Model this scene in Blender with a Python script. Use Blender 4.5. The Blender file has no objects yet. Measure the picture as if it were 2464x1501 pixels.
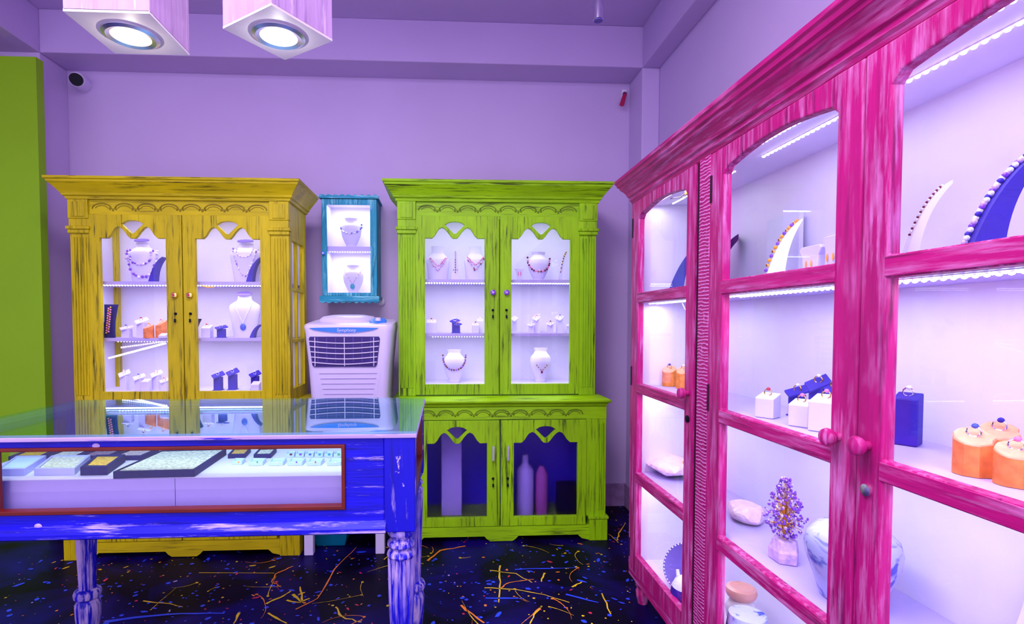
import bpy, bmesh, math, random
from mathutils import Vector, Matrix
from mathutils.geometry import tessellate_polygon
R = math.radians
random.seed(7)
sc = bpy.context.scene
col = sc.collection

# ---------------------------------------------------------------- camera, world, exposure
FPX, HC, TH, PH, PX, PY = 1280.0, 1.35, R(3.0), R(2.0), 1137.0, 820.0
cd = bpy.data.cameras.new('camera'); cam = bpy.data.objects.new('camera', cd); col.objects.link(cam)
cam.location = (0, 0, HC); cam.rotation_euler = (R(90) - PH, 0, -TH)
cd.sensor_width = 36; cd.lens = FPX / 2464 * 36
cd.shift_x = (1232 - PX) / 2464; cd.shift_y = (PY - 750.5) / 2464
cd.clip_start = .01; sc.camera = cam
sc.view_settings.view_transform = 'Standard'; sc.view_settings.look = 'None'
sc.view_settings.gamma = 1; sc.view_settings.exposure = 0.0
sc.view_settings.use_curve_mapping = False
w = bpy.data.worlds.new('world'); sc.world = w; w.use_nodes = True
w.node_tree.nodes['Background'].inputs[0].default_value = (.78, .66, 1, 1)
w.node_tree.nodes['Background'].inputs[1].default_value = 2.2

def area_light(name, loc, sx, sy, power, color=(1, 1, 1), rot=(0, 0, 0)):
    l = bpy.data.lights.new(name, 'AREA'); l.shape = 'RECTANGLE'; l.size = sx; l.size_y = sy
    l.energy = power; l.color = color
    o = bpy.data.objects.new(name, l); col.objects.link(o); o.location = loc; o.rotation_euler = rot
    return o
LEDC = (.88, .90, 1.0)
# added overhead fill lights without fixtures, out of view, brightening walls and cabinets
area_light('overhead_fill_light', (-1.2, -.6, 3.2), 1.0, 1.0, 50, (.92, .82, 1))
area_light('overhead_fill_light', (-.5, .8, 3.3), 1.2, 1.2, 85, (.92, .82, 1))

# ---------------------------------------------------------------- pixel -> place
_s, _c, _sp, _cp = math.sin(TH), math.cos(TH), math.sin(PH), math.cos(PH)
_F = Vector((_s * _cp, _c * _cp, -_sp)); _R = Vector((_c, -_s, 0)); _U = _R.cross(_F)
def ray(x, y): return _F + _R * ((x - PX) / FPX) + _U * ((PY - y) / FPX)
def onY(x, y, Y): d = ray(x, y); t = Y / d.y; return Vector((d.x * t, Y, HC + d.z * t))
def onX(x, y, X): d = ray(x, y); t = X / d.x; return Vector((X, d.y * t, HC + d.z * t))
def onZ(x, y, Z): d = ray(x, y); t = (Z - HC) / d.z; return Vector((d.x * t, d.y * t, Z))
def xY(x, Y, y=775): return onY(x, y, Y).x
def zY(y, Y, x=1100): return onY(x, y, Y).z

# ---------------------------------------------------------------- materials
def lin(h):
    h = h.lstrip('#'); v = [int(h[i:i + 2], 16) / 255 for i in (0, 2, 4)]
    return tuple(c / 12.92 if c < .04045 else ((c + .055) / 1.055) ** 2.4 for c in v) + (1,)
def newmat(name):
    m = bpy.data.materials.new(name); m.use_nodes = True
    return m, m.node_tree.nodes, m.node_tree.links, m.node_tree.nodes['Principled BSDF']
def plain(name, c, rough=.5, metal=0, spec=.4, noise=.06, bump=0, nscale=12):
    m, N, L, b = newmat(name)
    c = lin(c) if isinstance(c, str) else c
    b.inputs['Roughness'].default_value = rough; b.inputs['Metallic'].default_value = metal
    b.inputs['Specular IOR Level'].default_value = spec
    tc = N.new('ShaderNodeTexCoord'); n = N.new('ShaderNodeTexNoise'); n.inputs['Scale'].default_value = nscale
    n.inputs['Detail'].default_value = 4
    L.new(tc.outputs['Object'], n.inputs['Vector'])
    r = N.new('ShaderNodeValToRGB')
    r.color_ramp.elements[0].position = .3; r.color_ramp.elements[1].position = .7
    r.color_ramp.elements[0].color = tuple(x * (1 - noise) for x in c[:3]) + (1,)
    r.color_ramp.elements[1].color = tuple(min(1, x * (1 + noise)) for x in c[:3]) + (1,)
    L.new(n.outputs['Fac'], r.inputs['Fac']); L.new(r.outputs['Color'], b.inputs['Base Color'])
    if bump:
        bp = N.new('ShaderNodeBump'); bp.inputs['Strength'].default_value = bump; bp.inputs['Distance'].default_value = .01
        L.new(n.outputs['Fac'], bp.inputs['Height']); L.new(bp.outputs['Normal'], b.inputs['Normal'])
    return m
def emit(name, c, s):
    m, N, L, b = newmat(name)
    b.inputs['Base Color'].default_value = (0, 0, 0, 1)
    b.inputs['Emission Color'].default_value = tuple(c[:3]) + (1,); b.inputs['Emission Strength'].default_value = s
    return m
def wood(name, base, dark, light=None, axis='z', dark_lo=.52, dark_hi=.66, light_lo=.6, light_hi=.68, rough=.5, ribs=0, patch=None):
    """brushed paint over wood: dark streaks along the grain, light rubbed scrapes"""
    m, N, L, b = newmat(name)
    base, dark = lin(base), lin(dark)
    tc = N.new('ShaderNodeTexCoord')
    def stretched(a, k, sc_, det, seed):
        mp = N.new('ShaderNodeMapping')
        s = {'x': (k, 1, 1), 'y': (1, k, 1), 'z': (1, 1, k)}[a]
        mp.inputs['Scale'].default_value = s; mp.inputs['Location'].default_value = (seed, seed * .7, seed * 1.3)
        L.new(tc.outputs['Object'], mp.inputs['Vector'])
        n = N.new('ShaderNodeTexNoise'); n.inputs['Scale'].default_value = sc_; n.inputs['Detail'].default_value = det
        n.inputs['Roughness'].default_value = .65
        L.new(mp.outputs['Vector'], n.inputs['Vector']); return n.outputs['Fac']
    def ramp(fac, lo, hi):
        r = N.new('ShaderNodeMapRange'); r.inputs['From Min'].default_value = lo; r.inputs['From Max'].default_value = hi
        L.new(fac, r.inputs['Value']); return r.outputs['Result']
    def mix(f, a, c):
        x = N.new('ShaderNodeMix'); x.data_type = 'RGBA'
        L.new(f, x.inputs[0])
        for v, i in ((a, 6), (c, 7)):
            if isinstance(v, tuple): x.inputs[i].default_value = v
            else: L.new(v, x.inputs[i])
        return x.outputs[2]
    g = stretched(axis, .05, 75, 5, 1.3)
    cur = mix(ramp(stretched(axis, .25, 9, 3, 4.1), .35, .7), tuple(x * .82 for x in base[:3]) + (1,), tuple(min(1, x * 1.12) for x in base[:3]) + (1,))
    mul = N.new('ShaderNodeMath'); mul.operation = 'MULTIPLY'
    L.new(ramp(g, dark_lo, dark_hi), mul.inputs[0]); L.new(ramp(stretched(axis, .3, 6, 3, 9.7), .36, .56), mul.inputs[1])
    cur = mix(mul.outputs[0], cur, dark)
    if light:
        mu = N.new('ShaderNodeMath'); mu.operation = 'MULTIPLY'
        L.new(ramp(stretched(axis, .09, 55, 7, 17.7), light_lo, light_hi), mu.inputs[0])
        L.new(ramp(stretched(axis, .5, 5, 4, 23.1), .36, .56), mu.inputs[1])
        cur = mix(mu.outputs[0], cur, lin(light))
    if patch:
        cur = mix(ramp(stretched(axis, .6, 16, 8, 31.3), patch[1], patch[1] + .02), cur, lin(patch[0]))
    h = g
    if ribs:
        mp = N.new('ShaderNodeMapping'); L.new(tc.outputs['Object'], mp.inputs['Vector'])
        wv = N.new('ShaderNodeTexWave'); wv.bands_direction = 'Z'; wv.inputs['Scale'].default_value = ribs
        wv.inputs['Distortion'].default_value = 5; wv.inputs['Detail'].default_value = 2
        L.new(mp.outputs['Vector'], wv.inputs['Vector'])
        cur = mix(ramp(wv.outputs['Fac'], .62, .9), cur, lin(light or '#ffffff'))
        h = wv.outputs['Fac']
    L.new(cur, b.inputs['Base Color'])
    b.inputs['Roughness'].default_value = rough; b.inputs['Specular IOR Level'].default_value = .3
    bp = N.new('ShaderNodeBump'); bp.inputs['Strength'].default_value = .35; bp.inputs['Distance'].default_value = .004
    L.new(h, bp.inputs['Height']); L.new(bp.outputs['Normal'], b.inputs['Normal'])
    return m
def glass(name, tint=(1, 1, 1, 1), f0=.04, refl=(1, 1, 1, 1), power=5):
    m, N, L, b = newmat(name); N.remove(b)
    out = N['Material Output']
    lw = N.new('ShaderNodeLayerWeight'); lw.inputs['Blend'].default_value = .5
    p = N.new('ShaderNodeMath'); p.operation = 'POWER'; p.inputs[1].default_value = power
    L.new(lw.outputs['Facing'], p.inputs[0])
    ma = N.new('ShaderNodeMath'); ma.operation = 'MULTIPLY_ADD'; ma.inputs[1].default_value = 1 - f0; ma.inputs[2].default_value = f0
    L.new(p.outputs[0], ma.inputs[0])
    t = N.new('ShaderNodeBsdfTransparent'); t.inputs[0].default_value = tint
    g = N.new('ShaderNodeBsdfGlossy'); g.inputs['Roughness'].default_value = .01; g.inputs['Color'].default_value = refl
    mx = N.new('ShaderNodeMixShader')
    L.new(ma.outputs[0], mx.inputs[0]); L.new(t.outputs[0], mx.inputs[1]); L.new(g.outputs[0], mx.inputs[2])
    L.new(mx.outputs[0], out.inputs['Surface']); return m
def frosted(name):
    m, N, L, b = newmat(name); N.remove(b)
    r = N.new('ShaderNodeBsdfRefraction'); r.inputs['Roughness'].default_value = .32; r.inputs['IOR'].default_value = 1.12
    r.inputs['Color'].default_value = (.8, .75, 1, 1)
    g = N.new('ShaderNodeBsdfGlossy'); g.inputs['Roughness'].default_value = .25; g.inputs['Color'].default_value = (.5, .4, 1, 1)
    mx = N.new('ShaderNodeMixShader'); mx.inputs[0].default_value = .05
    L.new(r.outputs[0], mx.inputs[1]); L.new(g.outputs[0], mx.inputs[2])
    L.new(mx.outputs[0], N['Material Output'].inputs['Surface']); return m

M = {}
M['wall'] = plain('wall_paint', (.60, .46, .78, 1), .7, noise=.03, nscale=2)
M['ceil'] = plain('ceiling_paint', (.56, .42, .74, 1), .7, noise=.03, nscale=2)
M['green'] = plain('green_paint', (.24, .50, .0, 1), .6, noise=.05, nscale=1.5)
M['skirt'] = plain('skirting_tile', (.40, .24, .50, 1), .4, noise=.25, nscale=18)
YB, YD = '#c8b600', '#3f3a06'
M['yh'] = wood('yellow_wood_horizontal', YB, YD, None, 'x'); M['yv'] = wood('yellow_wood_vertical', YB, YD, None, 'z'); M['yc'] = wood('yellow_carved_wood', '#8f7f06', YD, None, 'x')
LB, LD = '#98d200', '#2f3a04'
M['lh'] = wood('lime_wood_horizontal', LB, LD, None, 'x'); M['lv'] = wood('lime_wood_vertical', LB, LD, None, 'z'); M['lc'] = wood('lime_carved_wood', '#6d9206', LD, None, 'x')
M['tv'] = wood('teal_wood_vertical', '#1a98bb', '#06384f', '#7fd0e0', 'z', light_lo=.5, light_hi=.62); M['th'] = wood('teal_wood_horizontal', '#1a98bb', '#06384f', '#7fd0e0', 'x', light_lo=.5, light_hi=.62)
PB, PD, PL = '#b80d74', '#6d064c', '#dc86cc'
M['ph'] = wood('pink_wood_horizontal', PB, PD, PL, 'x', light_lo=.47, light_hi=.72); M['pv'] = wood('pink_wood_vertical', PB, PD, PL, 'z', light_lo=.46, light_hi=.70)
M['pr'] = wood('pink_wood_sawn', PB, PD, PL, 'z', ribs=26)
M['pd'] = plain('gap_shade_and_hinge_dark', '#2c0326', .6, noise=.2)
BB, BD, BL = '#0d02c4', '#0a0480', '#c0a8e0'
M['bh'] = wood('blue_wood_horizontal', BB, BD, BL, 'x', light_lo=.62, light_hi=.7, patch=('#bfa6e0', .685)); M['bv'] = wood('blue_wood_vertical', BB, BD, BL, 'z', light_lo=.6, light_hi=.68, patch=('#bfa6e0', .61))
M['bleg'] = wood('blue_leg_worn', BB, BD, BL, 'z', light_lo=.44, light_hi=.58); M['bm'] = wood('blue_moulding_worn', BB, BD, BL, 'x', light_lo=.52, light_hi=.66)
M['bedge'] = wood('worn_table_edge', '#b59ad6', '#2a17c8', '#d8c8f0', 'x', dark_lo=.56, dark_hi=.62)
M['red'] = plain('red_brown_trim', '#620c04', .4, noise=.2)
M['white'] = plain('white_board', (.78, .73, .95, 1), .5, noise=.02)
M['shelf'] = plain('white_shelf', (.50, .42, .80, 1), .4, noise=.02)
M['shadeboard'] = plain('shaded_white_board', (.36, .29, .64, 1), .5, noise=.02)  # darker copy of the white board, shade put into the colour
M['disp'] = plain('white_leatherette', (.66, .60, .93, 1), .45, noise=.03)
M['brightdisp'] = plain('bright_white_leatherette', (.92, .92, .97, 1), .4, noise=.02); M['dispcap'] = plain('mauve_cap', (.16, .10, .50, 1), .5)
M['navy'] = plain('navy_velvet', (.030, .012, .38, 1), .6, noise=.2)
M['navyd'] = plain('dark_navy_leatherette', (.006, .005, .10, 1), .6, noise=.2, spec=.15)
M['cool'] = plain('white_plastic', (.74, .66, .93, 1), .28, noise=.01, spec=.5)
M['coolblue'] = plain('blue_plastic', (.03, .22, .85, 1), .3)
M['cooldark'] = plain('dark_grille', (.03, .01, .16, 1), .5)
M['wood_orange'] = plain('cut_wood_side', (.90, .22, .05, 1), .6, noise=.3, nscale=40)
M['wood_top'] = plain('cut_wood_top', (.93, .36, .20, 1), .6, noise=.12, nscale=60)
M['gold'] = plain('gold_metal', (.95, .62, .18, 1), .25, metal=1); M['silver'] = plain('silver_metal', (.8, .78, .9, 1), .2, metal=1)
M['chrome'] = plain('chrome', (.85, .82, .95, 1), .3, metal=1)
M['black'] = plain('black_plastic', (.005, .003, .015, 1), .5, spec=.15)
M['darkred'] = plain('dark_red_beads', (.16, .004, .06, 1), .2); M['pinkbead'] = plain('pink_beads', (.75, .2, .45, 1), .25)
M['purple'] = plain('amethyst', (.22, .06, .60, 1), .2, noise=.35, nscale=60); M['lilac'] = plain('lilac_stone', (.60, .40, .85, 1), .25, noise=.2)
M['clear'] = plain('pale_crystal', (.86, .82, .95, 1), .1); M['turq'] = plain('turquoise_stone', (.0, .30, .42, 1), .25)
M['orange'] = plain('orange_stone', (.9, .35, .03, 1), .25); M['red_st'] = plain('red_stone', (.5, .01, .08, 1), .2)
M['blue_st'] = plain('blue_stone', (.06, .1, .55, 1), .2); M['green_st'] = plain('green_stone', (.05, .35, .15, 1), .2)
M['quartz'] = plain('rose_quartz', (.95, .66, .82, 1), .3, noise=.12, nscale=30, bump=.6)
M['rock'] = plain('amethyst_rock', (.66, .45, .80, 1), .5, noise=.25, nscale=45, bump=.6)
M['palebox'] = plain('pale_blue_card', (.52, .68, .86, 1), .45, noise=.05); M['lavbox'] = plain('lavender_box', (.46, .46, .88, 1), .4, noise=.05)
M['amber'] = plain('amber_stones', (.95, .42, .02, 1), .3, noise=.5, nscale=140); M['opal'] = plain('pale_stones', (.74, .72, .55, 1), .3, noise=.5, nscale=110)
M['mixst'] = plain('mixed_stones', (.62, .42, .42, 1), .3, noise=.7, nscale=170); M['garnets'] = plain('dark_stones', (.30, .16, .24, 1), .3, noise=.8, nscale=150)
M['glass'] = glass('clear_glass', (.98, .98, 1, 1), .015, (1, 1, 1, 1), 6)
M['tableglass'] = glass('table_glass', (.72, .92, .95, 1), .10, (.78, .97, 1.0, 1), 3.2)
M['frost'] = frosted('frosted_glass')
M['led'] = emit('led_glow', (1, .96, .94), 9)
M['ledbase'] = plain('led_tape', (.85, .78, .9, 1), .4)
M['lamp'] = emit('lamp_glow', (1, .92, .42), 2.2); M['lampcool'] = emit('lamp_glow_cool', (1, 1, .82), 2)
M['plywood'] = wood('pale_plywood', '#c9a5d2', '#a27fb4', '#dcc0de', 'z', rough=.6)
M['lampface'] = plain('lamp_face_board', (.80, .72, .78, 1), .5, noise=.06)
M['lowblue'] = plain('blue_lining', (.05, .02, .75, 1), .5)
M['lowwhite'] = plain('white_panel', (.85, .75, .95, 1), .5)
M['porcelain'] = plain('white_porcelain', (.80, .76, .86, 1), .15, noise=.03)
M['terra'] = plain('terracotta_glaze', (.88, .42, .36, 1), .35, noise=.15)
M['tealtub'] = plain('teal_tub', (.0, .22, .36, 1), .35)
M['mirror'] = plain('pale_mirror_board', (.72, .72, .98, 1), .2, noise=.03)
M['wire'] = plain('dark_wire', (.08, .02, .12, 1), .4); M['conn'] = plain('orange_connector', (.95, .45, .02, 1), .4)
M['cream'] = plain('cream_cable', (.85, .78, .9, 1), .4)

def blue_white(name):
    m, N, L, b = newmat(name)
    tc = N.new('ShaderNodeTexCoord'); n = N.new('ShaderNodeTexNoise'); n.inputs['Scale'].default_value = 15; n.inputs['Detail'].default_value = 3
    n.inputs['Distortion'].default_value = 1.2
    L.new(tc.outputs['Object'], n.inputs['Vector'])
    r = N.new('ShaderNodeValToRGB'); e = r.color_ramp.elements
    e[0].position = .52; e[0].color = (.46, .48, .84, 1); e[1].position = .62; e[1].color = (.05, .08, .55, 1)
    L.new(n.outputs['Fac'], r.inputs['Fac']); L.new(r.outputs['Color'], b.inputs['Base Color']); b.inputs['Roughness'].default_value = .15
    return m
M['bluewhite'] = blue_white('blue_and_white_porcelain')

def floor_mat():
    m, N, L, b = newmat('black_floor_paint')
    tc = N.new('ShaderNodeTexCoord')
    def noi(s, d, dist=0):
        n = N.new('ShaderNodeTexNoise'); n.inputs['Scale'].default_value = s; n.inputs['Detail'].default_value = d; n.inputs['Distortion'].default_value = dist
        L.new(tc.outputs['Object'], n.inputs['Vector']); return n.outputs['Fac']
    def rmp(f, a, ca, z, cz):
        r = N.new('ShaderNodeValToRGB'); e = r.color_ramp.elements
        e[0].position = a; e[0].color = ca; e[1].position = z; e[1].color = cz; L.new(f, r.inputs['Fac']); return r.outputs['Color']
    x = N.new('ShaderNodeMix'); x.data_type = 'RGBA'
    L.new(rmp(noi(2.6, 6, .8), .46, (0, 0, 0, 1), .72, (1, 1, 1, 1)), x.inputs[0])
    L.new(rmp(noi(5, 5), .3, (.0012, .0005, .006, 1), .8, (.006, .0006, .028, 1)), x.inputs[6]); x.inputs[7].default_value = (.010, .003, .17, 1)
    L.new(x.outputs[2], b.inputs['Base Color']); b.inputs['Roughness'].default_value = .4; b.inputs['Specular IOR Level'].default_value = .06
    return m
M['floor'] = floor_mat()
for k, c in (('s_yel', (.85, .55, .02, 1)), ('s_or', (.95, .25, .02, 1)), ('s_red', (.75, .02, .10, 1)), ('s_blue', (.02, .06, .85, 1)), ('s_pale', (.55, .42, .85, 1))):
    M[k] = plain('paint_splash_' + k, c, .4)

# ---------------------------------------------------------------- mesh builder
ORG = {}
class MB:
    def __init__(s): s.v = []; s.f = []; s.m = []; s.mi = 0
    def mat(s, i): s.mi = i; return s
    def add(s, vs, fs):
        o = len(s.v); s.v += [tuple(v) for v in vs]
        for f in fs: s.f.append([i + o for i in f]); s.m.append(s.mi)
        return s
    def box(s, x0, x1, y0, y1, z0, z1):
        vs = [(x, y, z) for z in (z0, z1) for y in (y0, y1) for x in (x0, x1)]
        return s.add(vs, [(0, 2, 3, 1), (4, 5, 7, 6), (0, 1, 5, 4), (2, 6, 7, 3), (0, 4, 6, 2), (1, 3, 7, 5)])
    def hexa(s, pts): # 4 bottom, 4 top, same order round
        return s.add(pts, [(3, 2, 1, 0), (4, 5, 6, 7), (0, 1, 5, 4), (1, 2, 6, 5), (2, 3, 7, 6), (3, 0, 4, 7)])
    def rings(s, rs, caps=True, close=True):
        n = len(rs[0]); vs = [p for r in rs for p in r]; fs = []
        for i in range(len(rs) - 1):
            for j in range(n if close else n - 1):
                a, b = i * n + j, i * n + (j + 1) % n; fs.append((a, b, b + n, a + n))
        if caps: fs += [tuple(range(n))[::-1], tuple(range((len(rs) - 1) * n, len(rs) * n))]
        return s.add(vs, fs)
    def lathe(s, prof, c=(0, 0, 0), n=20, sy=1, flute=0):
        rs = []
        for r, z in prof:
            ring = []
            for k in range(n):
                a = 2 * math.pi * k / n; rr = r * (1 - flute * (k % 2 if n > 24 else 0)); ring.append((c[0] + rr * math.cos(a), c[1] + rr * sy * math.sin(a), c[2] + z))
            rs.append(ring)
        return s.rings(rs)
    def tube(s, pts, r, n=6, closed=False):
        pts = [Vector(p) for p in pts]; rs = []; m = len(pts); up = Vector((0, 0, 1))
        for i, p in enumerate(pts):
            a = pts[(i - 1) % m] if (closed or i > 0) else p; b = pts[(i + 1) % m] if (closed or i < m - 1) else p
            t = (b - a).normalized() if (b - a).length > 1e-9 else up
            u = t.cross(up if abs(t.z) < .95 else Vector((1, 0, 0))).normalized(); w_ = u.cross(t)
            rr = r[i] if isinstance(r, (list, tuple)) else r
            rs.append([p + (u * math.cos(2 * math.pi * k / n) + w_ * math.sin(2 * math.pi * k / n)) * rr for k in range(n)])
        if closed: rs.append(rs[0]); return s.rings(rs, caps=False)
        return s.rings(rs)
    def ball(s, c, r, n=8, m=6):
        rx, ry, rz = r if isinstance(r, tuple) else (r, r, r); rs = []
        for i in range(m + 1):
            a = math.pi * (i / m) ; a = min(max(a, .12), math.pi - .12)
            rs.append([(c[0] + rx * math.sin(a) * math.cos(2 * math.pi * k / n), c[1] + ry * math.sin(a) * math.sin(2 * math.pi * k / n), c[2] - rz * math.cos(a)) for k in range(n)])
        return s.rings(rs)
    def poly(s, outer, holes, y0, y1, plane='xz'):
        """outline with holes, thickness along the third axis"""
        P = (lambda a, b, d: (a, d, b)) if plane == 'xz' else ((lambda a, b, d: (d, a, b)) if plane == 'yz' else (lambda a, b, d: (a, b, d)))
        loops = [outer] + list(holes); flat = [p for l in loops for p in l]
        tri = tessellate_polygon([[Vector((a, b, 0)) for a, b in l] for l in loops]); n = len(flat)
        vs = [P(a, b, y0) for a, b in flat] + [P(a, b, y1) for a, b in flat]
        fs = [tuple(t) for t in tri] + [tuple(i + n for i in t)[::-1] for t in tri]; o = 0
        for l in loops:
            k = len(l)
            for i in range(k): a, b = o + i, o + (i + 1) % k; fs.append((a, b, b + n, a + n))
            o += k
        return s.add(vs, fs)
    def build(s, name, mats, parent=None, origin=None, smooth=False, bev=0, rotz=0):
        if not isinstance(mats, (list, tuple)): mats = [mats]
        if origin is None: origin = ORG.get(parent.name, (0, 0, 0)) if parent else (0, 0, 0)
        me = bpy.data.meshes.new(name)
        me.from_pydata([(v[0] - origin[0], v[1] - origin[1], v[2] - origin[2]) for v in s.v], [], s.f)
        for x in mats: me.materials.append(M[x] if isinstance(x, str) else x)
        for p, mi in zip(me.polygons, s.m): p.material_index = mi
        bm = bmesh.new(); bm.from_mesh(me); bmesh.ops.recalc_face_normals(bm, faces=bm.faces[:]); bm.to_mesh(me); bm.free()
        if smooth: me.shade_smooth(); me.set_sharp_from_angle(angle=R(38))
        o = bpy.data.objects.new(name, me); col.objects.link(o)
        if parent: o.parent = parent; ORG[o.name] = origin
        else: o.location = origin; o.rotation_euler.z = rotz; ORG[o.name] = origin
        if bev:
            b = o.modifiers.new('bevel', 'BEVEL'); b.width = bev; b.segments = 2; b.limit_method = 'ANGLE'; b.angle_limit = R(50)
        return o
def tag(o, label, cat, group=None):
    o['label'] = label; o['category'] = cat
    if group: o['group'] = group
    return o
def thing(name, label, cat, loc, group=None, rotz=0, local=False):
    o = bpy.data.objects.new(name, None); col.objects.link(o); o.empty_display_size = .05
    o.location = loc; o.rotation_euler.z = rotz; tag(o, label, cat, group)
    ORG[o.name] = (0, 0, 0) if local else tuple(loc)
    return o
def struct(name, mb, mats, **k):
    o = mb.build(name, mats, **k); o['kind'] = 'structure'; return o

# ---------------------------------------------------------------- the setting
YW, XR, ZC, ZB, YBM, YR = 3.82, 1.45, 3.33, 3.06, 3.57, -1.2
struct('wall_back', MB().box(-4.1, XR + .1, YW, YW + .1, 0, ZC), 'wall')
struct('wall_right', MB().box(XR, XR + .1, YR, YW, 0, ZC), 'wall')
struct('wall_left', MB().box(-4.1, -4.0, YR, YW, 0, ZC), 'wall')
struct('ceiling', MB().box(-4.1, XR + .1, YR, YW + .1, ZC, ZC + .1), 'ceil')
struct('trim_1', MB().box(-2.56, XR, YBM, YW, ZB, ZC), 'ceil', bev=.006)          # beam along the back wall
struct('trim_2', MB().box(1.33, XR, YR, YBM, ZB, ZC), 'ceil', bev=.006)            # beam along the right wall
struct('trim_3', MB().box(-2.82, -2.56, YR, YW, ZB, ZC), 'ceil', bev=.006)         # beam along the left side
struct('trim_4', MB().box(1.33, XR, YBM, YW, 0, ZB), 'wall', bev=.006)             # pilaster in the right corner
struct('trim_5', MB().box(-4.0, -2.56, YBM, YW, 0, ZB), 'wall', bev=.006)          # pier on the left
struct('wall_green', MB().box(-4.0, -2.46, 3.40, 3.46, 0, 2.95), 'green')
struct('baseboard_back', MB().box(-2.56, 1.33, YW - .012, YW, 0, .165), 'skirt')
struct('baseboard_right', MB().box(1.318, 1.33, YBM, YW - .012, 0, .165).box(1.318, XR, YBM - .012, YBM, 0, .165).box(XR - .012, XR, YR, YBM - .012, 0, .165), 'skirt')

def build_floor():
    f = MB().box(-4.1, XR + .1, YR, YW + .1, -.1, 0)
    rnd = random.Random(3); Z = .0012
    def blob(x, y, r, el, ang, n=9):
        ps = []
        for k in range(n):
            a = 2 * math.pi * k / n; q = r * (.8 + .4 * rnd.random()); u, v = q * math.cos(a) * el, q * math.sin(a)
            ps.append((x + u * math.cos(ang) - v * math.sin(ang), y + u * math.sin(ang) + v * math.cos(ang), Z))
        f.add(ps, [tuple(range(n))])
    def streak(pts, w0, w1):
        vs = []; m = len(pts)
        for i, (x, y) in enumerate(pts):
            x0, y0 = pts[max(0, i - 1)]; x1, y1 = pts[min(m - 1, i + 1)]; dx, dy = x1 - x0, y1 - y0; l = math.hypot(dx, dy) or 1
            ww = (w0 + (w1 - w0) * i / (m - 1)) * (.6 + .8 * rnd.random()); vs += [(x - dy / l * ww, y + dx / l * ww, Z + .0004), (x + dy / l * ww, y - dx / l * ww, Z + .0004)]
        f.add(vs, [(2 * i, 2 * i + 1, 2 * i + 3, 2 * i + 2) for i in range(m - 1)])
    for i in range(2600):
        x = rnd.uniform(-2.4, 1.4); y = rnd.uniform(1.2, 3.8)
        if y > 3.1 and x < 1.0 and rnd.random() < .6: continue
        right = (x + 2.4) / 3.8
        k = rnd.choices((1, 2, 3, 4, 5), (2.2, 1.5, 1.3, 5.0, .25))[0]
        f.mat(k); r = rnd.choice((.002, .003, .004, .005, .007)) * (1.5 if k == 4 else 1)
        if rnd.random() < .35: r *= .6
        blob(x, y, r, rnd.choice((1, 1, 1.4, 2.6)), rnd.uniform(0, 3.14))
    def curved(x, y, ang, ln, bend, w0, w1, n=12):
        pts = [(x, y)]
        for i in range(n):
            ang += bend / n + rnd.uniform(-.1, .1); x += math.cos(ang) * ln / n; y += math.sin(ang) * ln / n; pts.append((x, y))
        streak(pts, w0, w1); return pts
    for i in range(52):
        x = rnd.uniform(-1.5, 1.3); y = rnd.uniform(1.7, 3.3); f.mat(rnd.choice((1, 1, 1, 2, 2, 3)))
        p = curved(x, y, rnd.uniform(0, 6.28), rnd.uniform(.06, .26), rnd.uniform(-1.6, 1.6), rnd.uniform(.0012, .0032), .0006)
        blob(x, y, rnd.uniform(.004, .008), 1.3, rnd.uniform(0, 3))
    # the larger runs of paint, read off the photograph
    def px(mi, pts, w0, w1, sub=4):
        f.mat(mi); q = [onZ(a, b, 0) for a, b in pts]; out = []
        for i in range(len(q) - 1):
            for t in range(sub): out.append(((q[i] * (1 - t / sub) + q[i + 1] * (t / sub)).x + rnd.uniform(-.004, .004), (q[i] * (1 - t / sub) + q[i + 1] * (t / sub)).y + rnd.uniform(-.004, .004)))
        out.append((q[-1].x, q[-1].y)); streak(out, w0 * .6, w1 * .6)
    px(2, [(710, 1466), (765, 1440), (805, 1370), (858, 1316)], .008, .003)
    px(2, [(705, 1362), (665, 1380), (655, 1400), (675, 1412)], .006, .004)
    px(1, [(480, 1378), (660, 1379)], .005, .003); px(1, [(345, 1446), (410, 1453), (440, 1461)], .007, .003)
    px(1, [(640, 1452), (675, 1437), (700, 1422)], .012, .005); px(1, [(705, 1430), (728, 1450), (722, 1412)], .010, .005); px(1, [(690, 1445), (720, 1450), (745, 1440)], .008, .006)
    px(1, [(808, 1460), (822, 1485), (870, 1497)], .010, .004); px(1, [(645, 1474), (690, 1500)], .010, .006); px(1, [(575, 1475), (562, 1501)], .010, .004)
    px(1, [(1202, 1360), (1203, 1400), (1200, 1450)], .009, .006); px(1, [(1165, 1414), (1240, 1418), (1310, 1432), (1370, 1450)], .006, .003)
    px(1, [(1180, 1373), (1240, 1380), (1280, 1402)], .005, .004); px(2, [(1205, 1415), (1225, 1402), (1285, 1394)], .006, .004)
    px(2, [(1028, 1350), (1060, 1325), (1120, 1314)], .012, .007); px(1, [(1448, 1428), (1470, 1478)], .006, .004); px(2, [(1110, 1457), (1165, 1499)], .010, .006)
    px(1, [(1303, 1459), (1285, 1480), (1275, 1501)], .008, .006); px(2, [(1303, 1459), (1255, 1501)], .004, .003); px(1, [(1375, 1412), (1400, 1400)], .009, .005)
    px(1, [(1485, 1300), (1490, 1280), (1505, 1258)], .007, .004); px(1, [(1465, 1285), (1488, 1306)], .006, .004); px(1, [(1310, 1378), (1303, 1400)], .008, .004)
    px(4, [(250, 1496), (400, 1478), (540, 1476)], .016, .006); px(4, [(1170, 1440), (1260, 1440)], .012, .006); px(4, [(1240, 1370), (1390, 1366)], .010, .005); px(4, [(1360, 1430), (1440, 1450)], .012, .006)
    return struct('floor', f, ['floor', 's_yel', 's_or', 's_red', 's_blue', 's_pale'])
build_floor()

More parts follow.
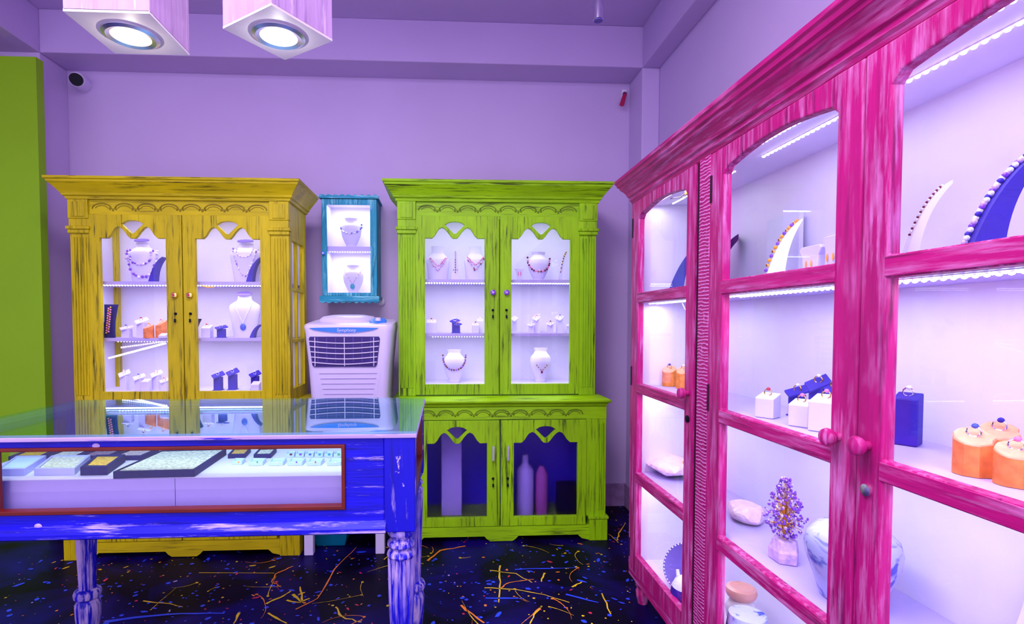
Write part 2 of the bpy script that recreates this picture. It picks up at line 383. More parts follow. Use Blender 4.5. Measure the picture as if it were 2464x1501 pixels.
# ---------------------------------------------------------------- shared pieces
def led_strip(parent, p0, p1, step=.0165, r=.0045, name='led_strip', down=(0, 0, -1)):
    """a tape with glowing beads on its underside"""
    p0, p1 = Vector(p0), Vector(p1); d = (p1 - p0); n = max(2, int(d.length / step)); t = d.normalized(); sd = t.cross(Vector(down)).normalized()
    mb = MB(); h = .006; a = [p0 + sd * h, p0 - sd * h, p1 - sd * h, p1 + sd * h]; up = Vector(down) * -.002
    mb.hexa([tuple(q) for q in a] + [tuple(q + up) for q in a]); mb.mat(1)
    for i in range(n):
        c = p0 + d * ((i + .5) / n) + Vector(down) * .001
        mb.ball(tuple(c), (r, r, r * .8), 6, 4)
    return mb.build(name, ['ledbase', 'led'], parent)

def arc_pts(cx, cz, r, a0, a1, n):
    return [(cx + r * math.cos(R(a0 + (a1 - a0) * i / n)), cz + r * math.sin(R(a0 + (a1 - a0) * i / n))) for i in range(n + 1)]
def ogee_opening(x0, x1, z0, zs):
    """door opening with two ogee humps and a hanging V; zs = height of the shoulders"""
    w_ = x1 - x0; c = (x0 + x1) / 2
    prof = [(0, 0), (.12, 0), (.17, .018), (.205, .040), (.24, .058), (.285, .066), (.33, .058), (.38, .038), (.43, .012), (.465, -.001)]
    pts = [(x0 + f * w_, zs + dz) for f, dz in prof]
    pts += [(2 * c - x, z) for x, z in reversed(pts)]
    pts = [p for i, p in enumerate(pts) if i == 0 or abs(p[0] - pts[i - 1][0]) > 1e-6]
    fan = [(c - .062, zs + .083)] + [(c + .052 * math.sin(R(a)), zs + .083 + .018 * math.cos(R(a))) for a in range(-80, 81, 20)] + [(c + .062, zs + .083), (c + .006, zs + .028), (c - .006, zs + .028)]
    return [(x0, z0)] + pts + [(x1, z0)], fan

def cornice(mb, x0, x1, yf, yb, prof):
    rs = [[(x0 - o, yb, z), (x0 - o, yf - o, z), (x1 + o, yf - o, z), (x1 + o, yb, z)] for o, z in prof]
    return mb.rings(rs)

def carving(mb, x0, x1, zc, h, y, n):
    """row of shallow raised arcs with three leaves between them"""
    s = (x1 - x0) / n
    for i in range(n):
        cx = x0 + s * (i + .5)
        mb.tube([(cx + s * .42 * math.cos(R(a)), y, zc - h * .3 + h * .75 * math.sin(R(a))) for a in range(0, 181, 20)], .0045, 5)
        mb.tube([(cx + s * .28 * math.cos(R(a)), y, zc - h * .3 + h * .45 * math.sin(R(a))) for a in range(10, 171, 20)], .003, 5)
        if i < n - 1:
            for dx in (-.017, 0, .017): mb.ball((cx + s / 2 + dx, y, zc - h * .28 - (.006 if dx == 0 else 0)), (.0075, .004, .009), 6, 4)

def key_lock(parent, x, y, z, m='black', fob=.02):
    mb = MB(); mb.lathe([(.008, 0), (.008, .006), (.004, .008)], (0, 0, 0), 10)
    mb.v = [(v[0] + x, y - v[2], z + v[1]) for v in mb.v]
    mb.box(x - .003, x + .003, y - .014, y - .006, z - .005, z + .005)
    mb.box(x - .005, x + .005, y - .013, y - .010, z - .03 - fob, z - .03); mb.tube([(x, y - .011, z - .004), (x, y - .012, z - .03)], .001, 4)
    return mb.build('lock_key', M[m], parent, smooth=True)
def round_knob(parent, x, y, z, mats, r=.017):
    mb = MB(); pr = [(r * .5, 0), (r * .45, .008), (r, .013), (r * .95, .021), (r * .5, .024)]
    for i in range(len(pr)): pass
    rs = [[(x + a * math.cos(2 * math.pi * k / 12) * (1.06 if k % 2 else .96), y - h, z + a * math.sin(2 * math.pi * k / 12) * (1.06 if k % 2 else .96)) for k in range(12)] for a, h in pr]
    mb.rings(rs); mb.mat(1); mb.rings([[(x + a * math.cos(2 * math.pi * k / 10), y - h, z + a * math.sin(2 * math.pi * k / 10)) for k in range(10)] for a, h in ((r * .45, .024), (r * .4, .0265))])
    return mb.build('knob', mats, parent, smooth=True)

# ---------------------------------------------------------------- the two hutch cabinets
def hutch(x0, Yu, Yl, Yb, ks, h, v, label, knobm, side_glazed):
    """x0 left of the upper body; Yu, Yl front of upper and lower body; ks scales heights"""
    W = 1.225; x1 = x0 + W; Z = lambda z: z * ks
    root = thing('display_cabinet', label, 'cabinet', ((x0 + x1) / 2, Yb, 0))
    def B(name, mb, mats, par=root, **k): return mb.build(name, mats, par, **k)
    # lower body
    lx0, lx1 = x0 - .02, x1 + .055
    mb = MB().box(lx0 + .01, lx0 + .03, Yl + .03, Yb, .06, Z(.85)).box(lx1 - .03, lx1 - .01, Yl + .03, Yb, .06, Z(.85))
    mb.box(lx0 + .03, lx1 - .03, Yb - .015, Yb, .06, Z(.85)).box(lx0 + .03, lx1 - .03, Yl + .03, Yb - .015, .07, .09); B('lower_carcass', mb, [v])
    mb = MB().box(lx0 + .03, lx1 - .03, Yb - .03, Yb - .016, .09, Z(.84)).box(lx0 + .031, lx0 + .04, Yl + .05, Yb - .03, .09, Z(.84)).box(lx1 - .04, lx1 - .031, Yl + .05, Yb - .03, .09, Z(.84))
    B('lower_lining', mb, ['lowblue'])
    # waist ledge
    mb = MB(); cornice(mb, lx0 + .01, lx1 - .01, Yl + .005, Yb, [(0, Z(.832)), (.012, Z(.838)), (.016, Z(.852)), (.032, Z(.862)), (.034, Z(.872)), (.012, Z(.884)), (-.02, Z(.896))]); B('waist_moulding', mb, [h], bev=.002)
    pl = .125
    mb = MB().box(lx0, lx1, Yl, Yl + .03, Z(.756), Z(.832)); B('lower_frieze', mb, [h])
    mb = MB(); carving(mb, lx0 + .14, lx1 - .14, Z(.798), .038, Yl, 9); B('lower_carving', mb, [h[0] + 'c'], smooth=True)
    for a, b in ((lx0, lx0 + pl), (lx1 - pl, lx1)):
        mb = MB().box(a, b, Yl + .002, Yl + .03, .15, Z(.832))
        for k in range(3): mb.box(a + .075 + k * .014 if a > x0 + .2 else a + .02 + k * .014, a + .082 + k * .014 if a > x0 + .2 else a + .027 + k * .014, Yl - .004, Yl + .004, .19, Z(.73))
        B('lower_pilaster', mb, [v], bev=.002)
        bx0, bx1 = (a - .008, a + .105) if a == lx0 else (b - .105, b + .008)
        mb = MB().box(bx0, bx1, Yl - .016, Yl + .06, 0, .135).box(bx0 - .006, bx1 + .006, Yl - .022, Yl + .06, .135, .152)
        for k in range(2): mb.box(bx0 + .03 + .04 * k, bx0 + .038 + .04 * k, Yl - .02, Yl, .01, .125)
        B('foot_block', mb, [v], bev=.003)
    mb = MB()
    c = (lx0 + lx1) / 2; e0, e1 = lx0 + .1, lx1 - .1
    mb.poly([(e0, .0), (e0 + .05, .012), (e0 + .075, .035), (c - .105, .035), (c - .09, .018), (c - .07, .004), (c + .07, .004), (c + .09, .018), (c + .105, .035), (e1 - .075, .035), (e1 - .05, .012), (e1, .0), (e1, .095), (e0, .095)], [], Yl - .003, Yl + .02); B('apron', mb, [h])
    for s in (0, 1): B('rear_foot', MB().box(lx0 + .01 if s == 0 else lx1 - .07, lx0 + .07 if s == 0 else lx1 - .01, Yb - .06, Yb - .002, 0, .06), [v])
    # lower doors with frosted panes
    ds = x0 + .622
    for (a, b, g0, g1, kx) in ((lx0 + pl, ds - .003, x0 + .175, x0 + .54, ds - .045), (ds + .003, lx1 - pl, x0 + .705, x0 + 1.1, ds + .045)):
        op, fan = ogee_opening(g0, g1, Z(.155), Z(.612))
        mb = MB().poly([(a, .098), (b, .098), (b, Z(.752)), (a, Z(.752))], [op, fan], Yl - .006, Yl + .02)
        d = B('lower_door', mb, [v], bev=.003)
        B('frosted_pane', MB().box(g0 - .01, g1 + .01, Yl + .024, Yl + .026, Z(.145), Z(.72)), ['frost'], d)
        B('bar_handle', MB().box(kx - .006, kx + .006, Yl - .03, Yl - .02, Z(.42) + .09, Z(.60)).box(kx - .004, kx + .004, Yl - .021, Yl - .006, Z(.53), Z(.54)).box(kx - .004, kx + .004, Yl - .021, Yl - .006, Z(.59), Z(.598)), ['chrome'], d)
        key_lock(d, kx, Yl - .006, Z(.395))
    # upper body
    zb, zt = Z(.896), Z(2.105)
    mb = MB().box(x0, x1, Yb - .015, Yb, zb, zt).box(x0 + .015, x1 - .015, Yu + .03, Yb - .015, zt - .05, zt - .04)
    B('rear_panel', mb, [v]);
    B('white_lining', MB().box(x0 + .03, x1 - .03, Yb - .02, Yb - .0155, zb + .02, zt - .051).box(x0 + .03, x1 - .03, Yu + .035, Yb - .02, zt - .056, zt - .051).box(x0 + .032, x0 + .036, Yu + .05, Yb - .05, zb + .02, zt - .056), ['white'])
    if not side_glazed: B('side_lining', MB().box(x1 - .036, x1 - .032, Yu + .04, Yb - .02, zb + .02, zt - .056), ['white'])
    B('cabinet_floor', MB().box(x0 + .03, x1 - .03, Yu + .032, Yb - .02, zb, Z(.958)), ['white'])
    for a, b, sgn in ((x0, x0 + .03, -1), (x1 - .03, x1, 1)):
        if sgn == 1 and side_glazed:
            mb = MB().box(a, b, Yu + .03, Yu + .06, zb, zt).box(a, b, Yb - .05, Yb - .015, zb, zt).box(a, b, Yu + .06, Yb - .05, zb, zb + .075).box(a, b, Yu + .06, Yb - .05, Z(1.87), zt)
            ym = (Yu + Yb) / 2; mb.box(a + .005, b - .005, ym - .01, ym + .01, zb + .075, Z(1.87))
            for zz in (1.26, 1.575): mb.box(a + .006, b - .004, Yu + .06, Yb - .05, Z(zz) - .01, Z(zz) + .01)
            sp = B('side_panel', mb, [v], bev=.002)
            B('side_pane', MB().box(a + .013, a + .016, Yu + .06, Yb - .05, zb + .075, Z(1.87)), ['glass'], sp)
        else:
            B('side_panel', MB().box(a, b, Yu + .03, Yb - .015, zb, zt), [v])
    B('corner_post', MB().box(x0 + .037, x0 + .062, Yb - .05, Yb - .021, zb + .06, zt - .06), [v])
    mb = MB(); cornice(mb, x0, x1, Yu, Yb, [(0, Z(2.085)), (.012, Z(2.085)), (.016, Z(2.100)), (.026, Z(2.106)), (.03, Z(2.118)), (.040, Z(2.132)), (.056, Z(2.152)), (.068, Z(2.166)), (.074, Z(2.172)), (.076, Z(2.182)), (.084, Z(2.186)), (.086, Z(2.200))]); B('cornice', mb, [h], bev=.0015)
    B('frieze', MB().box(x0 + .1, x1 - .1, Yu + .004, Yu + .03, Z(2.0), Z(2.086)), [h])
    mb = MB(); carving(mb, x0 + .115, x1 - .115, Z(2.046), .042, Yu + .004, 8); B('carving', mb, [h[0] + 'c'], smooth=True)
    for a in (x0, x1 - .105):
        mb = MB().box(a, a + .105, Yu + .002, Yu + .03, zb, Z(1.9))
        for k in range(5): mb.box(a + .016 + k * .016, a + .025 + k * .016, Yu - .005, Yu + .004, zb + .05, Z(1.87))
        p = B('pilaster', mb, [v], bev=.002)
        B('capital', MB().box(a - .004, a + .109, Yu - .010, Yu + .03, Z(1.975), Z(2.085)).box(a + .016, a + .089, Yu - .015, Yu, Z(1.985), Z(2.07)).box(a - .002, a + .107, Yu - .006, Yu + .03, Z(1.93), Z(1.975)).box(a - .012, a + .117, Yu - .02, Yu + .03, Z(1.912), Z(1.93)).box(a - .006, a + .111, Yu - .012, Yu + .03, Z(1.89), Z(1.912)), [v], p, bev=.003)
    for (a, b, g0, g1, kx) in ((x0 + .105, ds - .003, x0 + .163, x0 + .53, ds - .042), (ds + .003, x1 - .105, x0 + .695, x0 + 1.062, ds + .042)):
        op, fan = ogee_opening(g0, g1, Z(.967), Z(1.864))
        mb = MB().poly([(a, Z(.902)), (b, Z(.902)), (b, Z(2.0)), (a, Z(2.0))], [op, fan], Yu - .004, Yu + .022)
        d = B('glazed_door', mb, [v], bev=.003)
        B('pane', MB().box(g0 - .01, g1 + .01, Yu + .023, Yu + .026, Z(.955), Z(1.975)), ['glass'], d)
        round_knob(d, kx, Yu - .004, Z(1.533), knobm)
        key_lock(d, kx, Yu - .004, Z(1.425), 'black')
    B('door_stop', MB().box(ds - .022, ds + .022, Yu + .0265, Yu + .040, Z(.91), Z(1.99)), [v])
    # shelves and LED strips
    for zz in (1.60, 1.262):
        B('shelf', MB().box(x0 + .038, x1 - .038, Yu + .06, Yb - .022, Z(zz), Z(zz) + .018), ['shelf'])
    zc = zt - .058
    for yy in (.08, .12): led_strip(root, (x0 + .06, Yu + yy, zc), (x1 - .06, Yu + yy, zc))
    for yy in (.075, .11): led_strip(root, (x0 + .06, Yu + yy, Z(1.60) - .002), (x1 - .06, Yu + yy, Z(1.60) - .002))
    led_strip(root, (x0 + .2, Yu + .075, Z(1.262) - .002), (x0 + .6, Yu + .075, Z(1.262) - .002), r=.0035)
    P = 2.1
    for zz, pw in ((zc - .012, P * 1.1), (Z(1.60) - .015, P), (Z(1.262) - .014, P * .85)):
        area_light('led_or_fill_light', ((x0 + x1) / 2, Yu + .11, zz), W - .14, .05, pw, LEDC)
    area_light('led_or_fill_light', ((lx0 + lx1) / 2, Yl + .12, Z(.835)), W - .3, .05, 1.2, (.7, .6, 1))  # added fill light inside the lower body, no strip there
    return root

YU, YL, YBK = 3.16, 3.10, 3.54
yel = hutch(-2.128, YU, YL, YBK, .982, 'yh', 'yv', 'tall mustard-yellow distressed display hutch with glazed doors, behind the blue table', ['gold', 'red_st'], True)
LU, LLW, LBK = 3.28, 3.22, 3.68
lime = hutch(-.283, LU, LLW, LBK, 1.0, 'lh', 'lv', 'tall lime-green distressed display hutch with glazed upper and frosted lower doors', ['purple', 'lilac'], False)
# blurred things kept in the lower lime cabinet
t = MB().box(xY(1062, 3.45), xY(1110, 3.45), 3.43, 3.46, .092, .74); tag(t.build('white_board', 'lowwhite', origin=(.05, 3.45, .092)), 'tall white board standing behind the left frosted pane of the lime hutch', 'board')
t = MB().lathe([(.05, 0), (.055, .03), (.055, .30), (.02, .35), (.02, .40)], (xY(1265, 3.4), 3.40, .092), 16); tag(t.build('jar', 'lowwhite', origin=(xY(1265, 3.4), 3.40, .092), smooth=True), 'pale jar blurred behind the right frosted pane of the lime hutch', 'jar')
t = MB().lathe([(.035, 0), (.04, .03), (.04, .26), (.015, .32)], (xY(1305, 3.42), 3.42, .092), 16); tag(t.build('bottle', 'pinkbead', origin=(xY(1305, 3.42), 3.42, .092), smooth=True), 'reddish bottle blurred beside the pale jar in the lime hutch', 'bottle')
t = MB().box(xY(1345, 3.4), xY(1388, 3.4), 3.36, 3.46, .092, .30); tag(t.build('dark_box', 'black', origin=(.75, 3.41, .092)), 'dark box blurred at the right end behind the right frosted pane', 'box')

# ---------------------------------------------------------------- small display pieces
def ring(x, y, z, label, gem='red_st', metal='gold', r=.009, group=None, tilt=0, yaw=0):
    ps = [(x + r * math.cos(a) * math.cos(yaw), y + r * math.cos(a) * math.sin(yaw), z + r * .75 + r * math.sin(a)) for a in [2 * math.pi * k / 12 for k in range(12)]]
    o = thing('ring', label, 'ring', (x, y, z), group)
    MB().tube(ps, r * .18, 5, closed=True).build('band', metal, o, smooth=True)
    MB().ball((x, y - r * .2, z + r * 1.8), (r * .62, r * .5, r * .5), 7, 4).build('gem', gem, o, smooth=True)
    return o
GB = 'ring stands in the cabinets'
def slant_block(x, y, z, wd, dp, h, m, label, rot=0, slope=.35):
    """ring block with a top that slopes down to the front"""
    mb = MB(); a, b = wd / 2, dp / 2; hf = h - slope * dp
    mb.hexa([(-a, -b, 0), (a, -b, 0), (a, b, 0), (-a, b, 0), (-a, -b, hf), (a, -b, hf), (a, b, h), (-a, b, h)])
    o = mb.build('ring_block', m, origin=(0, 0, 0), bev=.003); o.location = (x, y, z); o.rotation_euler.z = rot
    return tag(o, label, 'ring stand', GB)
def house_stand(x, y, z, wd, h, m, label, rot=0, clip='clear'):
    """short post with a tilted square plate on top, like a small roof"""
    o = thing('ring_stand', label, 'ring stand', (x, y, z), GB, rot, local=True)
    a = wd * .33
    MB().box(-a, a, -a, a, 0, h * .72).box(-a * 1.25, a * 1.25, -a * 1.25, a * 1.25, 0, .004).build('post', m, o, bev=.002)
    b = wd * .62; mb = MB(); zf, zb_ = h * .66, h * .94; q = [(-b, -b * .75), (b, -b * .75), (b, b * .75), (-b, b * .75)]
    # plate turned to a diamond
    c45 = math.cos(R(45)); q = [((p[0] - p[1]) * c45 * .8, (p[0] + p[1]) * c45) for p in q]
    zz = lambda yy: zf + (zb_ - zf) * (yy + b) / (2 * b)
    mb.hexa([(p[0], p[1], zz(p[1])) for p in q] + [(p[0], p[1], zz(p[1]) + .006) for p in q]); mb.build('tilted_top', m, o, bev=.001)
    return o
def stump(x, y, z, r, h, label, rot=0):
    """short cut length of branch with a sloping top"""
    o = thing('wood_ring_stump', label, 'ring stand', (x, y, z), 'cut wood ring stumps')
    n = 18; rs = []
    rr = [r * (1 + .12 * math.sin(3 * k + x * 40) * .6) for k in range(n)]
    for t_ in (0, .5, 1):
        rs.append([(x + rr[k] * math.cos(2 * math.pi * k / n), y + rr[k] * math.sin(2 * math.pi * k / n), z + t_ * (h * (.84 + .16 * math.sin(2 * math.pi * k / n + R(40))))) for k in range(n)])
    MB().rings(rs).build('trunk', 'wood_orange', o, smooth=True)
    top = [Vector(p) for p in rs[-1]]; c = sum(top, Vector()) / n
    MB().rings([[c + (p - c) * .97 + Vector((0, 0, .0005)) for p in top], [c + (p - c) * .93 + Vector((0, 0, .003)) for p in top]]).build('cut_face', 'wood_top', o)
    return o

BUST = {'neck': [(0, .72), (.05, .74), (.4, .88), (.68, 1.0), (.77, .96), (.83, .74), (.88, .5), (.94, .44), (1, .44)],
        'flat': [(0, .82), (.3, .9), (.52, 1.0), (.62, .95), (.7, .74), (.78, .56), (.9, .52), (1, .55)],
        'vase': [(0, .46), (.05, .5), (.08, .46), (.2, .66), (.4, .9), (.6, 1.0), (.74, .92), (.83, .66), (.9, .56), (.96, .6), (1, .64)]}
class Bust:
    def __init__(s, x, y, z, wd, h, kind, label, dy=.42, cap=None, m='disp', lean=.0):
        s.x, s.y, s.z, s.w, s.h, s.kind, s.dy, s.lean = x, y, z, wd / 2, h, kind, dy, lean
        o = thing('necklace_bust', label, 'necklace bust', (x, y, z), 'white necklace busts')
        pr = BUST[kind]; n = 24; fine = []
        for i in range(len(pr) - 1):
            for t_ in range(3): u = t_ / 3; fine.append((pr[i][0] * (1 - u) + pr[i + 1][0] * u, pr[i][1] * (1 - u) + pr[i + 1][1] * u))
        fine.append(pr[-1]); s.fine = fine
        rs = [[(x + f * s.w * math.cos(2 * math.pi * k / n), y + s.lean * zf * h + f * s.w * dy * math.sin(2 * math.pi * k / n), z + zf * h) for k in range(n)] for zf, f in fine]
        MB().rings(rs).build('body', m, o, smooth=True)
        f = pr[-1][1] * s.w
        if cap: MB().rings([[(x + f * q * math.cos(2 * math.pi * k / n), y + s.lean * h + f * dy * q * math.sin(2 * math.pi * k / n) + (-.012 if cap else 0), z + h + dz + .010 * math.sin(2 * math.pi * k / n)) for k in range(n)] for q, dz in ((1.12, .0095), (1.14, .012), (1.1, .016))]).build('top_cap', cap, o, smooth=True)
    def rad(s, zf):
        for i in range(len(s.fine) - 1):
            a, b = s.fine[i], s.fine[i + 1]
            if a[0] <= zf <= b[0]: return s.w * (a[1] + (b[1] - a[1]) * (zf - a[0]) / max(1e-6, b[0] - a[0]))
        return s.w * s.fine[-1][1]
    def front(s, dx, z):
        zf = min(max((z - s.z) / s.h, 0), 1); r = s.rad(zf); u = max(0, 1 - (dx / r) ** 2)
        return s.y + s.lean * zf * s.h - r * s.dy * math.sqrt(u)
    def necklace(s, label, hw, ztop, drop, r, mats, power=2.0, spacing=1.0, pendant=None, jitter=0, chain=None, name='necklace', skip=None, cx=0):
        """beads strung on a curve that hangs on the front of the bust; ztop and drop as shares of its height"""
        o = thing(name, label, 'necklace', (s.x + cx, s.y, s.z + ztop * s.h)); n = 60; path = []
        rnd = random.Random(int(s.x * 1000) + int(hw * 5000))
        for i in range(n + 1):
            t_ = -1 + 2 * i / n; dx = hw * s.w * (math.sin(t_ * math.pi / 2) if power >= 2 else t_) + cx; z = s.z + s.h * (ztop - drop * (1 - abs(t_) ** power))
            path.append(Vector((s.x + dx, s.front(dx, z) - r * .9, z)))
        if chain: MB().tube(path, chain[1], 5).build('chain', chain[0], o, smooth=True)
        bm = MB(); acc = 0; step = r * 2 * spacing; k = 0
        for i in range(n):
            seg = (path[i + 1] - path[i]).length; acc += seg
            if acc >= step:
                acc = 0; k += 1
                if skip and rnd.random() < skip: continue
                c = path[i] + Vector((rnd.uniform(-jitter, jitter), -abs(rnd.uniform(0, jitter)), rnd.uniform(-jitter, jitter))); rr = r * (rnd.uniform(.75, 1.25) if jitter else 1)
                bm.mat(rnd.randrange(len(mats)) if jitter else k % len(mats)).ball(tuple(c), rr, 7, 5)
        bm.build('bead_strand', mats, o, smooth=True)
        if pendant:
            c = path[n // 2]; pm, pr_ = pendant; MB().ball((c.x, c.y - .002, c.z - pr_ * 1.1), (pr_ * .9, pr_ * .4, pr_ * 1.1), 8, 6).build('pendant', pm, o, smooth=True)
        return o
def ramp_display(x, y, z, ln, h, wd, m, label, rot=0, thick=.012, foot=.45):
    """bracelet ramp: a curved band that rises and leans over, standing on its lower end (curve in local x)"""
    o = thing('bracelet_ramp', label, 'bracelet ramp', (x, y, z), 'bracelet ramps', rot, local=True)
    n = 14; bz = lambda p, q, t_: tuple(p[0][k] * (1 - t_) ** 2 + 2 * p[1][k] * t_ * (1 - t_) + p[2][k] * t_ ** 2 for k in (0, 1))
    outer = [bz(((0, 0), (ln * .36, h * .80), (ln, h)), 0, i / n) for i in range(n + 1)]
    inner = [bz(((ln * foot, 0), (ln * (foot + .02), h * .62), (ln * 1.0, h - thick * .6)), 0, i / n) for i in range(n + 1)]
    rs = []
    for (a, b), (c, d) in zip(outer, inner):
        rs.append([(a, -wd / 2, b), (a, wd / 2, b), (c, wd / 2, max(0, d)), (c, -wd / 2, max(0, d))])
    MB().rings(rs).build('curved_body', m, o, smooth=True, bev=.0)
    return o, outer
def ramp_bracelet(x, y, z, rot, outer, label, mats, r, a=.1, b=.95, n=16):
    o = thing('bracelet', label, 'bracelet', (x, y, z), None, rot, local=True); bm = MB()
    for k in range(n):
        u = (a + (b - a) * k / (n - 1)) * (len(outer) - 1); i = min(int(u), len(outer) - 2); f = u - i
        p = (outer[i][0] * (1 - f) + outer[i + 1][0] * f, outer[i][1] * (1 - f) + outer[i + 1][1] * f)
        bm.mat(k % len(mats)).ball((p[0] - r * .7, 0 if k % 2 else r * .4, p[1] + r * .7), r, 7, 5)
    bm.build('bead_strand', mats, o, smooth=True)
    return o

def on_shelf(x0, x1, yt, yb, Y, z): # pixel box -> centre x, width, height on a shelf at depth Y
    a, b = xY(x0, Y), xY(x1, Y); return (a + b) / 2, b - a, (yb - yt) * Y / FPX

# --- yellow hutch
S1, S2, S0 = 1.60 * .982 + .018, 1.262 * .982 + .018, .958 * .982
Yd = 3.36
x, wd, h = on_shelf(312, 384, 580, 680, Yd, S1)
b = Bust(x, Yd, S1, wd, .245, 'neck', 'white bust with mauve cap, top shelf behind the left door of the yellow hutch', cap='dispcap')
b.necklace('long tangled strand of purple and clear beads on the left bust of the yellow hutch', 1.0, .86, .72, .0075, ['purple', 'clear', 'lilac', 'clear'], 2.2, 1.25, jitter=.006, chain=('silver', .001))
b.necklace('short inner strand of clear beads on the left bust of the yellow hutch', .74, .84, .40, .006, ['clear', 'lilac', 'purple'], 2.4, 1.4, jitter=.004, chain=('silver', .001))
x, wd, h = on_shelf(556, 634, 580, 680, Yd, S1)
b = Bust(x, Yd, S1, wd, .245, 'neck', 'white bust with mauve cap, top shelf behind the right door of the yellow hutch', cap='dispcap')
b.necklace('long thin chain with purple stones on the right upper bust of the yellow hutch', .78, .90, .74, .005, ['purple', 'clear', 'lilac'], 1.7, 2.1, jitter=.002, chain=('silver', .001))
b.necklace('short pale bead choker on the right upper bust of the yellow hutch', .5, .86, .22, .004, ['clear', 'lilac'], 2.2, 1.2)
for px0, px1, lb in ((366, 398, 'blue bracelet ramp beside the left bust on the top shelf of the yellow hutch'), (598, 632, 'blue bracelet ramp beside the right bust on the top shelf of the yellow hutch')):
    ramp_display(xY(px0, 3.3), 3.29, S1, .085, .15, .05, 'navy', lb)
# middle shelf left
xx = xY(260, 3.28)
o = thing('bracelet_stand', 'tall dark waisted bracelet stand at the left end of the yellow hutch middle shelf', 'bracelet stand', (xx, 3.28, S2))
MB().rings([[(xx + f * a, 3.28 + g + zz * .18, S2 + zz) for f, g in ((-1, -.012), (1, -.012), (1, .012), (-1, .012))] for a, zz in ((.037, 0), (.031, .03), (.027, .1), (.033, .18), (.036, .2))]).build('waisted_body', 'navyd', o, smooth=True, bev=.002)
o = thing('bracelet', 'pale pink and gold crystal bracelet on the dark waisted stand in the yellow hutch', 'bracelet', (xx, 3.26, S2 + .04))
mb = MB()
for k in range(22): mb.mat(0 if k % 3 else 1).ball((xx + (.006 if k % 2 else -.006), 3.28 - .014 + (.03 + k * .0072) * .18, S2 + .03 + k * .0072), .006, 7, 5)
mb.build('bead_strand', ['pinkbead', 'gold'], o, smooth=True)
def place(kind, x0, x1, yt, yb, Y, z, m, label, rl=None, gem='red_st', metal='gold', rot=0):
    x, wd, h = on_shelf(x0, x1, yt, yb, Y, z)
    if kind == 'block': slant_block(x, Y, z, wd, min(.06, wd), h, m, label, rot); top = z + h - .012
    elif kind == 'house': house_stand(x, Y, z, wd * 1.0, h, m, label, rot); top = z + h * .84
    elif kind == 'stump': stump(x, Y, z, wd / 2, h, label, rot); top = z + h * .88
    if rl: ring(x, Y - (.006 if kind != 'stump' else 0), top, rl, gem, metal)
    return x
yh = 'on the middle shelf of the yellow hutch, left door'
place('house', 291, 318, 784, 812, 3.27, S2, 'disp', 'low white ring stand ' + yh, 'silver ring on the low white stand, yellow hutch left door', 'blue_st', 'silver')
place('house', 328, 354, 764, 812, 3.30, S2, 'disp', 'taller white ring stand beside the orange stumps, yellow hutch', 'gold ring with red stone on the taller white stand, yellow hutch', 'red_st')
place('stump', 346, 369, 781, 812, 3.24, S2, None, 'shorter orange wood stump on the yellow hutch middle shelf', 'gold ring on the shorter orange stump, yellow hutch', 'orange')
place('stump', 375, 400, 771, 812, 3.27, S2, None, 'taller orange wood stump by the left door stile of the yellow hutch', 'pink ring on the taller orange stump, yellow hutch', 'pinkbead')
place('block', 384, 402, 800, 812, 3.22, S2, 'disp', 'tiny white ring block in front of the taller orange stump, yellow hutch')
yh = 'middle shelf of the yellow hutch, right door'
ramp_display(xY(462, 3.4), 3.40, S2, .05, .115, .04, 'navyd', 'dark bracelet ramp half hidden by the centre stile, yellow hutch middle shelf')
place('block', 488, 509, 782, 812, 3.28, S2, 'disp', 'white ring block right of the centre stile, ' + yh, 'ring with a large red heart stone on a white block, yellow hutch', 'red_st')
place('house', 520, 545, 783, 812, 3.27, S2, 'navy', 'blue tilted-top ring stand beside the pendant bust, yellow hutch', 'silver ring on the blue stand beside the pendant bust', 'clear', 'silver')
x, wd, h = on_shelf(552, 628, 708, 812, 3.34, S2)
b = Bust(x, 3.34, S2, wd, .255, 'neck', 'white bust with a square pendant on the middle shelf of the yellow hutch', cap='dispcap')
b.necklace('thin silver chain with a square blue-grey pendant in the yellow hutch', .62, .84, .50, .0022, ['silver'], 1.0, 1.0, pendant=('blue_st', .020), chain=('silver', .0012))
ramp_display(xY(604, 3.28), 3.27, S2, .06, .08, .04, 'navy', 'small blue bracelet ramp right of the pendant bust, yellow hutch')
# bottom
yh = 'bottom of the yellow hutch, left door'
place('house', 285, 308, 893, 941, 3.30, S0, 'disp', 'white ring stand at the left, ' + yh, 'silver ring on the left white stand, ' + yh, 'clear', 'silver')
place('house', 320, 344, 902, 941, 3.27, S0, 'disp', 'white ring stand second from the left, ' + yh, 'ring with dark stone on the second white stand, ' + yh, 'blue_st', 'silver')
place('block', 340, 358, 912, 941, 3.25, S0, 'disp', 'white slant-top ring block between the stands, ' + yh)
place('house', 362, 386, 895, 941, 3.31, S0, 'disp', 'tall white ring stand third from the left, ' + yh, 'gold ring on the third white stand, ' + yh, 'clear')
place('house', 383, 404, 912, 941, 3.26, S0, 'disp', 'low white ring stand by the centre stile, ' + yh, 'pink ring on the low white stand, ' + yh, 'pinkbead')
yh = 'bottom of the yellow hutch, right door'
place('house', 510, 536, 897, 940, 3.28, S0, 'navy', 'blue tilted-top ring stand, leftmost of three at the ' + yh, 'silver ring on the leftmost blue stand, ' + yh, 'clear', 'silver')
place('house', 545, 571, 890, 940, 3.30, S0, 'navy', 'tallest blue tilted-top ring stand, middle of three at the yellow hutch bottom', 'silver ring on the tallest blue stand, ' + yh, 'clear', 'silver')
place('house', 600, 624, 896, 940, 3.30, S0, 'navy', 'blue tilted-top ring stand, rightmost of three at the ' + yh, 'silver ring on the rightmost blue stand, ' + yh, 'clear', 'silver')
